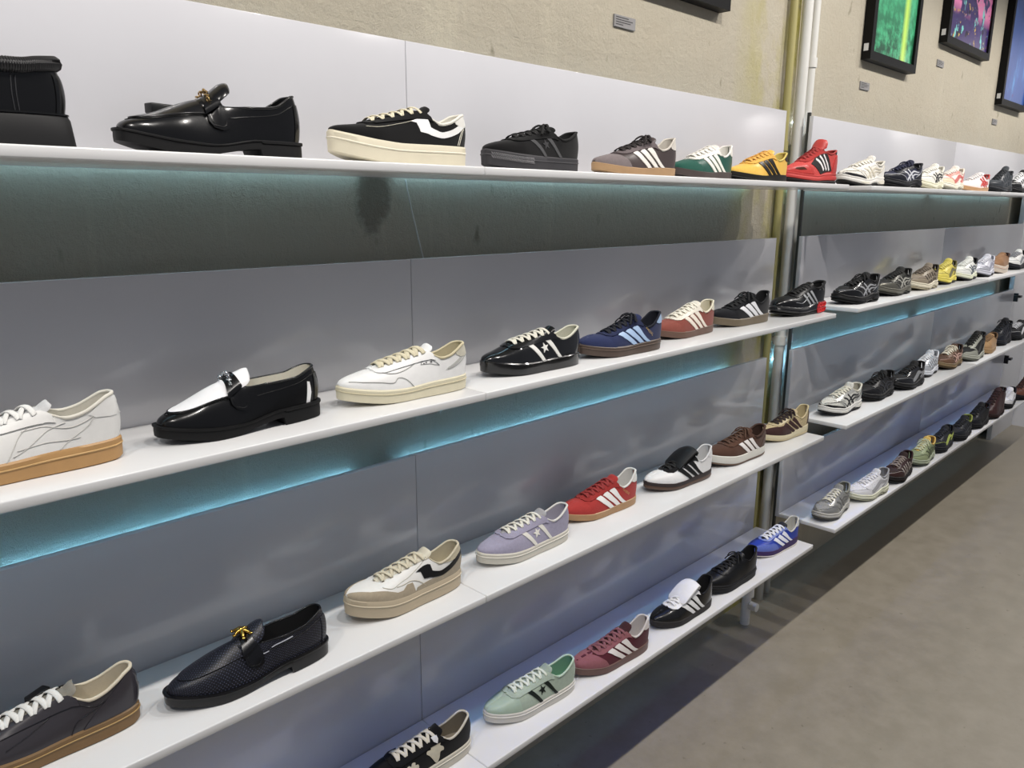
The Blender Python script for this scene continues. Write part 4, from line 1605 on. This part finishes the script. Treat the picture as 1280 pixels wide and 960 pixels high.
sneaker(2, 2.7047, 1.2421, -.135, .287, 'black leather trainer with silver stripes and bright red heel springs', M('leather', '#101012'),
        [('midsole', M('smooth', '#111113'), .2, 1, RUN, 0), ('outsole', M('rubber', '#0b0b0c'), 0, .22, [(-.004, 0), (.001, .3), (.002, .7), (0, 1)], 0)], M('lace', '#0c0c0d'), lining=M('lining', '#101013'),
        last=dict(hs=.043, fs=.030, spring=.012, heelz=.112, dip=.092, eye=.100, vamp=.072, tV=.68, toeh=.032, toen=2.5), stripes=laces3(.56, .44, .08, .028), stripe_mat=M('silver', '#c4c6c8'), W=1.05, name='running_shoe', roll=.0045, eyelet=M('metal', '#b8b8ba'),
        patches=[('toe_guard', MUD(.62, .55), .0014, M('smooth', '#0d0d0f'), BOTH), ('eyestay', lambda l: EYESTAY(l, .70), .0027, M('leather', '#131315'), BOTH)], extra=red_heel)

# ------------------------------------------------------------------ second shelf, far run
runner(2, 3.2047, 1.2337, -.14, .286, 'glossy black running shoe with thin silver stripes, first on the far second shelf', '#121214', '#0f0f11', '#141416', '#0b0b0c', '#0e0e10', '#1c1c1f', '#9b9da2', kind_over='smooth', lining='#101012', bow=True)
runner(2, 3.6188, 1.2383, -.06, .285, 'black running shoe with olive grey toe and sole on the far second shelf', '#1d1d1b', '#4a4a42', '#5f5d52', '#2a2924', '#161614', '#6b6a60', '#a7a69c', toe='#6e6c60', kind_over='silver', lining='#1c1c1a')
runner(2, 3.963, 1.2299, -.05, .2846, 'taupe running shoe with cream sole on the far second shelf', '#857866', '#92856f', '#d8d0b6', '#b5ab8c', '#6d6051', '#d2c9ae', '#5b5144', style='caged', lining='#3e3528')
runner(2, 4.335, 1.2513, .0, .2844, 'bright yellow running shoe on the far second shelf', '#cdbd2e', '#dccb2c', '#d9c92b', '#2c2a20', '#d8c944', '#e8dc50', '#6f6a3e', style='wave', lining='#6b6434', tip=.030)
runner(2, 4.642, 1.238, .0, .2844, 'white running shoe with slate blue side stripes and pale lime sole', '#dfe1da', '#e4e6e0', '#e0e3c8', '#1d1e22', '#eceee8', '#d5d9b6', '#55606e', lining='#17181d')
runner(2, 4.962, 1.2322, .02, .2844, 'pale silver lilac running shoe with black outsole on the far second shelf', '#cfd0db', '#d9dae4', '#cacbd6', '#17171a', '#e0e1ea', '#c4c5d2', '#9a9cae', style='wave', kind_over='silver', lining='#c9cad4')
sneaker(2, 5.2867, 1.2355, .0, .2845, 'tan suede slip-on with dark brown collar and thick cream sole', M('suede', '#9a6f48'), cupsole(M('rubber', '#d8c9b6'), M('rubber', '#e0b9a2')), None, lining=M('lining', '#3b2013'), collar=M('suede', '#4a2615'),
        last=dict(THICK, hs=.044, fs=.038, heelz=.108, dip=.096, eye=.104, vamp=.085), W=1.06, patches=[('heel_tab', HTAB, .0013, M('suede', '#4a2615'), BOTH)], name='slip_on_shoe', roll=.005)
runner(2, 5.6712, 1.2396, -.04, .285, 'rounded white and grey trainer with black sole, second from right on second shelf', '#e2e3e0', '#e8e8e4', '#1b1c24', '#121318', '#8a8c92', '#1b1c24', '#84888e', style='wave', kind_up='leather', lining='#14141a')
runner(2, 6.02, 1.234, -.09, .285, 'black running shoe, rightmost on the second shelf', '#111114', '#16161a', '#16161a', '#0d0d10', '#1a1a1f', '#202026', '#3c3d44', lining='#0f0f12')

# ------------------------------------------------------------------ third shelf, near run
def grey_marks(l, t):
    for p in ([(.36, .90), (.42, .70), (.52, .5), (.66, .3)], [(.30, .02), (.26, .25), (.2, .5), (.13, .72)], [(.36, .02), (.33, .25), (.26, .5), (.18, .7)], [(.30, .78), (.2, .66), (.12, .78)]):
        seam(l, p, .0008, M('smooth', '#242227'), t, sides=(1,))


sneaker(3, .2245, 1.2758, -.09, .294, 'dark grey leather sneaker with white laces and amber gum sole, bottom left', M('smooth', '#3b383c'), cupsole(M('gum', '#7e5c2a'), M('gum', '#a5823f')), M('lace', '#e9e8e2'),
        lining=M('lining', '#dccfb4'), ins=M('lining', '#e2d8c0'), last=dict(CAMPUS, hs=.034, fs=.028, heelz=.102, dip=.078), tongue=M('suede', '#8d887c'), lw=.0048, eyelet=M('metal', '#c9b169'),
        patches=[('heel_counter', [(.001, .05), (.001, .95), (.07, .92), (.16, .72), (.24, .4), (.30, .02)], .0013, M('smooth', '#37343a'), BOTH), ('eyestay', lambda l: EYESTAY(l, .66), .0027, M('smooth', '#3a373b'), BOTH)], extra=grey_marks)

loafer(3, .556, 1.2266, -.075, .299, 'dark navy woven loafer with a gilt ornament on the third shelf', M('weave', '#11121f'), M('smooth', '#0b0b0e'), apron=M('weave', '#12131f'), saddle=M('smooth', '#0d0d10'), lining=M('lining', '#0f0f12'), W=1.03,
       hardware=starfish(M('metal', '#c9a24e')), slits=True, ridge=False, last=dict(heelz=.098, toen=2.3))


def beige_flash(l, t):
    patch(l, [(a, b - .06) for a, b in S_STRIKE], .0016, M('leather', '#121213'), t, 'side_flash', BOTH)
    seam(l, [(.40, .06), (.47, .30), (.54, .42), (.60, .40), (.66, .42)], .0008, M('lace', '#c2bba6'), t, sides=(1,))
    seam(l, [(.36, .9), (.44, .72), (.54, .58), (.62, .52), (.70, .44), (.76, .60)], .0008, M('lace', '#d2cebf'), t, sides=(1,))


sneaker(3, .9299, 1.2543, -.06, .2894, 'white and beige sneaker with black jagged flash and thick sand sole', M('leather', '#e9e8e3'), cupsole(M('rubber', '#bfae90'), M('rubber', '#cbbd9f')), M('lace', '#d6ccaf'),
        lining=M('lining', '#cfc4a6'), last=dict(THICK, hs=.043, fs=.040), W=1.05, lw=.0038, tongue=M('leather', '#d8d0b8'),
        patches=[('toe_guard', [(.50, 0), (.52, .34), (.57, .36), (.61, .22), (.66, .22), (.74, .40), (.86, .50), (.95, .72), (.997, .9), (.997, 0)], .0013, M('suede', '#ab9c82'), BOTH),
                 ('heel_counter', [(.001, 0), (.001, .52), (.08, .42), (.2, .26), (.34, .18), (.48, .12), (.50, 0)], .0012, M('suede', '#a59880'), BOTH),
                 ('heel_tab', [(.001, .58), (.001, 1), (.16, 1), (.2, .86), (.12, .66)], .0013, M('suede', '#cabf9f'), BOTH)], extra=beige_flash)

sneaker(3, 1.2963, 1.2484, -.085, .2866, 'lilac suede sneaker with white star and cream sole on the third shelf', M('suede', '#a19cb4'), cupsole(M('rubber', '#cfcabb'), M('rubber', '#e0dccf')), M('lace', '#e4e1d2'),
        lining=M('lining', '#b9b4c4'), collar=M('leather', '#dedbd4'), last=STAR, extra=star_side(M('leather', '#e9e5da'), M('leather', '#e9e5da')), tongue=M('suede', '#a7a5a8'), lw=.0036,
        patches=[('eyestay', lambda l: EYESTAY(l, .66), .0027, M('suede', '#9f9ab2'), BOTH)])


def gazelle(l, t):
    text_patch(l, t, 'GAZELLE', M('leather', '#d0a95c'), .228, .56, .0085, -.72, name='gilt_lettering')


sneaker(3, 1.6304, 1.280, -.125, .283, 'bright red suede sneaker with three white stripes and tan gum sole', M('suede', '#b32a24'), cupsole(M('gum', '#b38650')), M('lace', '#9c1f1c'), lining=M('lining', '#e4e2dc'), last=SAMBA,
        stripes=laces3(w=.056), stripe_mat=M('leather', '#f2f0ec'), extra=gazelle,
        patches=[('toe_overlay', T_TOE(), .0012, M('suede', '#b62c26'), BOTH), ('heel_tab', HTAB, .0014, M('leather', '#efece4'), BOTH), ('eyestay', lambda l: EYESTAY(l), .0027, M('suede', '#a42520'), BOTH)])

sneaker(3, 1.9895, 1.2505, -.15, .284, 'white sneaker with black stripes and folded black tongue on the third shelf', M('leather', '#ecebea'), twotone(M('rubber', '#3a3030'), M('gum', '#5a4030'), .5), M('lace', '#141414'), lining=M('lining', '#dcdcdc'),
        last=dict(SAMBA, hs=.028, fs=.022), stripes=laces3(w=.052), stripe_mat=M('leather', '#151515'), flap=M('leather', '#18181a'), tongue=M('leather', '#18181a'),
        patches=[('toe_overlay', T_TOE(), .0012, M('leather', '#e6e5e4'), BOTH), ('eyestay', lambda l: EYESTAY(l), .0027, M('suede', '#19191b'), BOTH), ('heel_tab', HTAB, .0013, M('leather', '#f0f0ee'), BOTH)])

sneaker(3, 2.3308, 1.2434, -.135, .286, 'brown suede sneaker with three white stripes and chunky white sole', M('suede', '#55382a'), twotone(M('rubber', '#dcd9ce'), M('rubber', '#6b5748'), .22), M('lace', '#573824'), lining=M('lining', '#4a3023'),
        last=dict(CAMPUS, hs=.035, fs=.031, heelz=.102), W=1.05, stripes=laces3(.58, .43, .1, .056), stripe_mat=M('leather', '#ece6e2'), lw=.0042, bow=True, roll=.0042,
        patches=[('eyestay', lambda l: EYESTAY(l, .66), .0027, M('suede', '#5a3c2d'), BOTH), ('heel_counter', COUNTER, .0013, M('suede', '#513527'), BOTH)])

sneaker(3, 2.6995, 1.2567, -.15, .2815, 'beige and dark brown sneaker with brown stripes and cream sole', M('mesh', '#b8a578'), twotone(M('rubber', '#d8cba4'), M('rubber', '#c4b48a'), .3), M('lace', '#2b1a18'), lining=M('lining', '#cdbc8c'),
        last=dict(SAMBA, hs=.034, fs=.022, spring=.014, heelz=.104), stripes=laces3(), stripe_mat=M('leather', '#3c2320'), bow=True,
        patches=[('toe_guard', MUD(.50, .66), .0014, M('suede', '#3d2422'), BOTH), ('heel_tab', [(.001, .1), (.001, 1), (.05, 1), (.06, .6), (.09, .3), (.10, .1)], .0014, M('suede', '#3d2422'), BOTH), ('eyestay', lambda l: EYESTAY(l, .78), .0027, M('leather', '#c9b88c'), BOTH)])

# ------------------------------------------------------------------ third shelf, far run
runner(3, 3.2246, 1.2583, -.10, .286, 'silver white running shoe with black side stripes, first on the far third shelf', '#c8c8bf', '#cfcfc8', '#d4d3cd', '#17171a', '#dedbc8', '#d0cfc4', '#2a2a2c', kind_over='silver', lining='#cfcbbb', W=1.03, toe='#1b1b1e', toe_h=.14, last=dict(heelz=.104))
runner(3, 3.5825, 1.2489, -.075, .285, 'all-black running shoe, second on the far third shelf', '#101012', '#141417', '#121214', '#0a0a0b', '#0d0d0f', '#1a1a1d', '#2d2e33', bow=True, lining='#0e0e10')
runner(3, 3.9159, 1.2241, -.07, .285, 'black running shoe with grey silver trim on the far third shelf', '#141416', '#1a1a1d', '#161618', '#0c0c0d', '#101012', '#3a3b3f', '#8b8c8f', style='wave', lining='#111113', kind_over='smooth')
runner(3, 4.2756, 1.2624, .0, .2843, 'silver grey running shoe with black outsole on the far third shelf', '#c2c6cc', '#d2d5da', '#c9ccd2', '#141416', '#dfe2e6', '#b9bcc4', '#83878f', kind_over='silver', lining='#cdd0d6', W=1.03, style='caged')
runner(3, 4.5769, 1.2377, -.04, .285, 'brown running shoe with cream laces and pink side stripes', '#513625', '#6b4b32', '#7a6440', '#4a3a22', '#e2d8c0', '#8a7048', '#d0a595', lining='#3c281b', bow=True)
runner(3, 4.9162, 1.2164, -.03, .290, 'black high-top running shoe with pale grey lower on the far third shelf', '#121311', '#9c9e90', '#a6a899', '#6d6f63', '#151613', '#b1b3a4', '#2a2b28', toe='#9fa193', lining='#0f100e', style='wave', last=dict(heelz=.140, dip=.128, eye=.138, vamp=.085), tip=.022)
sneaker(3, 5.2308, 1.2200, .02, .2795, 'small tan suede shoe on the far third shelf', M('suede', '#a8804f'), cupsole(M('rubber', '#b08a58')), M('lace', '#8f6a3e'), lining=M('lining', '#6f4f2c'), last=dict(CAMPUS, heelz=.10), name='suede_shoe', roll=.004)
runner(3, 5.5919, 1.2399, -.07, .285, 'bulky navy black high-top trainer near the end of the third shelf', '#12141c', '#171a24', '#151720', '#0c0d12', '#10121a', '#1b1e29', '#262a38', lining='#0e1016', last=dict(heelz=.135, dip=.122, eye=.138, vamp=.085), bow=True, tip=.03, style='caged')
runner(3, 5.90, 1.2208, -.06, .285, 'black running shoe with small white dots, rightmost on the third shelf', '#131316', '#17171b', '#141418', '#0c0c0f', '#c8c8cc', '#1d1d22', '#d8d8da', style='wave', lining='#101013')

# ------------------------------------------------------------------ lowest shelf, near run
PETAL = [(.0, -.012), (.012, -.006), (.02, .004), (.030, .004), (.034, .012), (.028, .018), (.032, .024), (.026, .030), (.018, .026), (.016, .033), (.008, .034), (.004, .026), (-.004, .030), (-.010, .026), (-.006, .016), (-.004, .004)]


def flowers(l, t):
    m = M('suede', '#c4bca4')
    for t0, v0, r, k in ((.42, .20, .3, 1.0), (.66, .02, .5, .9)):
        q = metric_poly(l, 1, t0, v0, [(a * k, b * k) for a, b in smooth_poly(PETAL, 3)], r)
        patch(l, [(min(.99, a), max(.0, min(.98, b))) for a, b in q], .0014, m, t, 'flower_overlay', (1,), res=.004)
    patch(l, metric_poly(l, 1, .385, .88, [(-.007, .008), (.007, .008), (.006, -.003), (0, -.010), (-.006, -.003)], .2), .006, M('leather', '#dcdcdc'), t, 'tongue_badge', (1,), res=.004)


sneaker(4, .9488, 1.250, -.10, .287, 'black sneaker with beige flower shapes and cream laces, cut by the bottom edge', M('suede', '#131314'), cupsole(M('rubber', '#cdc6b4'), M('rubber', '#dcd6c6')), M('lace', '#d8d0ba'), lining=M('lining', '#8b806b'),
        last=dict(STAR, hs=.034, fs=.030, heelz=.098), collar=M('leather', '#cfc7b4'), extra=flowers, lw=.0042, patches=[('eyestay', lambda l: EYESTAY(l, .66), .0027, M('suede', '#161617'), BOTH)])

sneaker(4, 1.3151, 1.2379, -.15, .2895, 'mint green sneaker with black star and off-white sole, lowest shelf', M('suede', '#a8b9a6'), cupsole(M('rubber', '#d4d0c6'), M('rubber', '#e4e1d8')), M('lace', '#dfe6d2'),
        lining=M('lining', '#7db694'), collar=M('leather', '#bcd6bc'), last=STAR, extra=star_side(M('leather', '#131a16'), M('leather', '#16201a')), tongue=M('suede', '#a5b6a3'), lw=.0038,
        patches=[('eyestay', lambda l: EYESTAY(l, .66), .0027, M('suede', '#adbeab'), BOTH), ('toe_overlay', [(.70, .0), (.72, .55), (.78, .86), (.77, 1), (.997, 1), (.997, 0)], .0008, M('leather', '#a8bfa9'), BOTH)])

sneaker(4, 1.6259, 1.2150, -.155, .288, 'maroon and dusty pink suede sneaker with white stripes, lowest shelf', M('suede', '#5a1f2c'), cupsole(M('gum', '#6e4c42')), M('lace', '#8f5359'), lining=M('lining', '#dcd5d0'), last=dict(SAMBA, hs=.028, fs=.022),
        stripes=laces3(w=.056), stripe_mat=M('leather', '#eae2dc'), lw=.0044, tongue=M('suede', '#4a2a2c'), tip=.026,
        patches=[('toe_overlay', T_TOE(.70), .0012, M('suede', '#96585f'), BOTH), ('heel_tab', HTAB, .0014, M('leather', '#e6dcd8'), BOTH), ('eyestay', lambda l: EYESTAY(l, .70), .0027, M('suede', '#96585f'), BOTH)])

sneaker(4, 1.9916, 1.2120, -.105, .2805, 'black sneaker with white stripes and folded white tongue on the lowest shelf', M('smooth', '#131314'), cupsole(M('rubber', '#2b2726')), M('lace', '#efefef'), lining=M('lining', '#141415'), last=SAMBA,
        stripes=laces3(), stripe_mat=M('leather', '#ececec'), flap=M('leather', '#efeff0'), tongue=M('leather', '#ebebec'),
        patches=[('toe_overlay', T_TOE(), .0012, M('smooth', '#161617'), BOTH), ('eyestay', lambda l: EYESTAY(l, .70), .0027, M('leather', '#ededee'), BOTH)])

sneaker(4, 2.2985, 1.217, -.105, .2845, 'plain all-black sneaker with black sole on the lowest shelf', M('leather', '#0e0e10'), cupsole(M('rubber', '#151517'), M('rubber', '#1d1d20')), M('lace', '#0c0c0e'), lining=M('lining', '#0d0d0f'), last=dict(CAMPUS, heelz=.104), bow=True,
        patches=[('eyestay', lambda l: EYESTAY(l, .66), .0027, M('leather', '#111114'), BOTH)], eyelet=M('metal', '#8b8b8e'))

sneaker(4, 2.6657, 1.2416, -.165, .2825, 'royal blue sneaker with white stripes and purple sole, end of lowest shelf', M('leather', '#1f3fae'), [('midsole', M('rubber', '#3d2560'), .2, 1, CUP, 0), ('outsole', M('rubber', '#d8d0c8'), 0, .16, [(-.003, 0), (.001, .4), (.001, .8), (0, 1)], 0)], M('lace', '#eceef4'),
        lining=M('lining', '#d4d2c6'), last=dict(SAMBA, hs=.034, fs=.022, spring=.012, heelz=.103), stripes=laces3(w=.052), stripe_mat=M('leather', '#eef0f6'),
        tongue=M('mesh', '#23252f'), patches=[('toe_guard', MUD(.56, .52), .0013, M('suede', '#5c70c4'), BOTH), ('heel_tab', HTAB, .0014, M('leather', '#dfe3ea'), BOTH), ('eyestay', lambda l: EYESTAY(l, .78), .0027, M('leather', '#7f92d8'), BOTH)])

# ------------------------------------------------------------------ lowest shelf, far run
runner(4, 3.1846, 1.2337, .03, .284, 'silver grey running shoe with cream laces, first on the far lowest shelf', '#8d8d88', '#a5a5a2', '#b2b0a8', '#55544f', '#dcd8c4', '#a19f96', '#6a6a68', kind_over='silver', lining='#8a8a7c')
runner(4, 3.5076, 1.2057, -.15, .2865, 'white and silver running shoe with pale lime sole on the lowest shelf', '#d9d9dc', '#e2e2e6', '#d4d5bb', '#a8a890', '#e6e6ea', '#cfd0b4', '#a9a9ad', style='wave', toe='#e4e4e8', lining='#9c9c9e')
runner(4, 3.8581, 1.1990, .02, .2845, 'dark brown running shoe with thin pale piping on the far lowest shelf', '#2d1714', '#381d19', '#1a1414', '#101010', '#8e8078', '#241a18', '#b3a8a0', style='caged', lining='#34120f')
runner(4, 4.2076, 1.2047, .01, .2846, 'sage green running shoe with yellow tongue on the far lowest shelf', '#7f8c62', '#93a070', '#9aa388', '#5c6252', '#c9cfa0', '#a7ae92', '#4c5638', tongue='#d8b13a', lining='#d4ac3c', bow=True, tip=.030)
runner(4, 4.5139, 1.2076, -.01, .2847, 'black running shoe with lime green side panel on the far lowest shelf', '#15171d', '#181b22', '#16181e', '#0c0d10', '#1c1f28', '#20242c', '#b4c43c', style='wave', lining='#111319')
runner(4, 4.832, 1.200, .0, .2847, 'dark charcoal running shoe with tiny lime mark on the far lowest shelf', '#14161a', '#1a1d22', '#15171b', '#0d0e10', '#17191e', '#1e2127', '#2c3036', lining='#8f9a30', style='caged')
runner(4, 5.1577, 1.203, -.08, .290, 'matt black knit trainer behind the charcoal running shoe, lowest shelf', '#0e0e12', '#121217', '#101014', '#0a0a0d', '#0d0d11', '#141419', '#1a1a20', lining='#0c0c10', last=dict(heelz=.118, dip=.104, eye=.118), style='none')
runner(4, 5.4824, 1.1950, -.06, .290, 'dark red brown leather boot near the end of the lowest shelf', '#3a1a18', '#40201d', '#2b1513', '#1c0f0e', '#2c1413', '#331a18', '#4a2622', kind_up='leather', style='none', lining='#2a1210', last=dict(heelz=.165, dip=.155, eye=.160, vamp=.085), tip=.02, name='ankle_boot')
runner(4, 5.8352, 1.2014, .02, .280, 'black trainer with white side panel behind the red brown boot', '#e4e4e6', '#dcdcde', '#16161a', '#0e0e11', '#e0e0e2', '#1a1a1f', '#c9c9cc', lining='#15151a', W=1.05, style='wave')
runner(4, 6.18, 1.1900, -.08, .290, 'rust brown leather shoe, rightmost on the lowest shelf', '#5d3322', '#6a3b27', '#16151a', '#0e0e11', '#3a2016', '#1c1a1f', '#7a4630', kind_up='leather', style='none', lining='#2c1810', last=dict(heelz=.12, dip=.105, eye=.125), name='leather_shoe')

# small black security tags clipped to three of the near shoes
def tag(x, y, z, rz, label, s=1.0):
    t = thing('security_tag', label, 'tag', (x, y, z), rz, 'black security tags clipped to shoes')
    box('tag_body', (-.022 * s, -.010 * s, -.008 * s), (.022 * s, .010 * s, .008 * s), BLACKPL, t, .002)
    mb = MB()
    mb.tube([(0, 0, -.008 * s), (0, 0, -.013 * s)], .006 * s, 12)
    mb.build('tag_pin', BLACKPL, t)
    return t


tag(.525, 1.326, 1.874, .25, 'black security tag behind the polished loafer on the top shelf')
tag(.235, 1.297, .966, .5, 'black security tag behind the tongue of the grey sneaker at bottom left', .8)

# a loose cable on the plaster under the top shelf
t = thing('cable', 'thin pale cable running down the plaster under the top shelf', 'cable', (1.139, 1.494, 1.55))
mb = MB()
mb.tube(smooth_poly([(0, 0, .232), (.012, 0, .18), (.028, 0, .12), (.045, 0, .06), (.06, .0, .0)], 4, False), .0016, 6)
mb.build('cable_run', WHITEP, t)
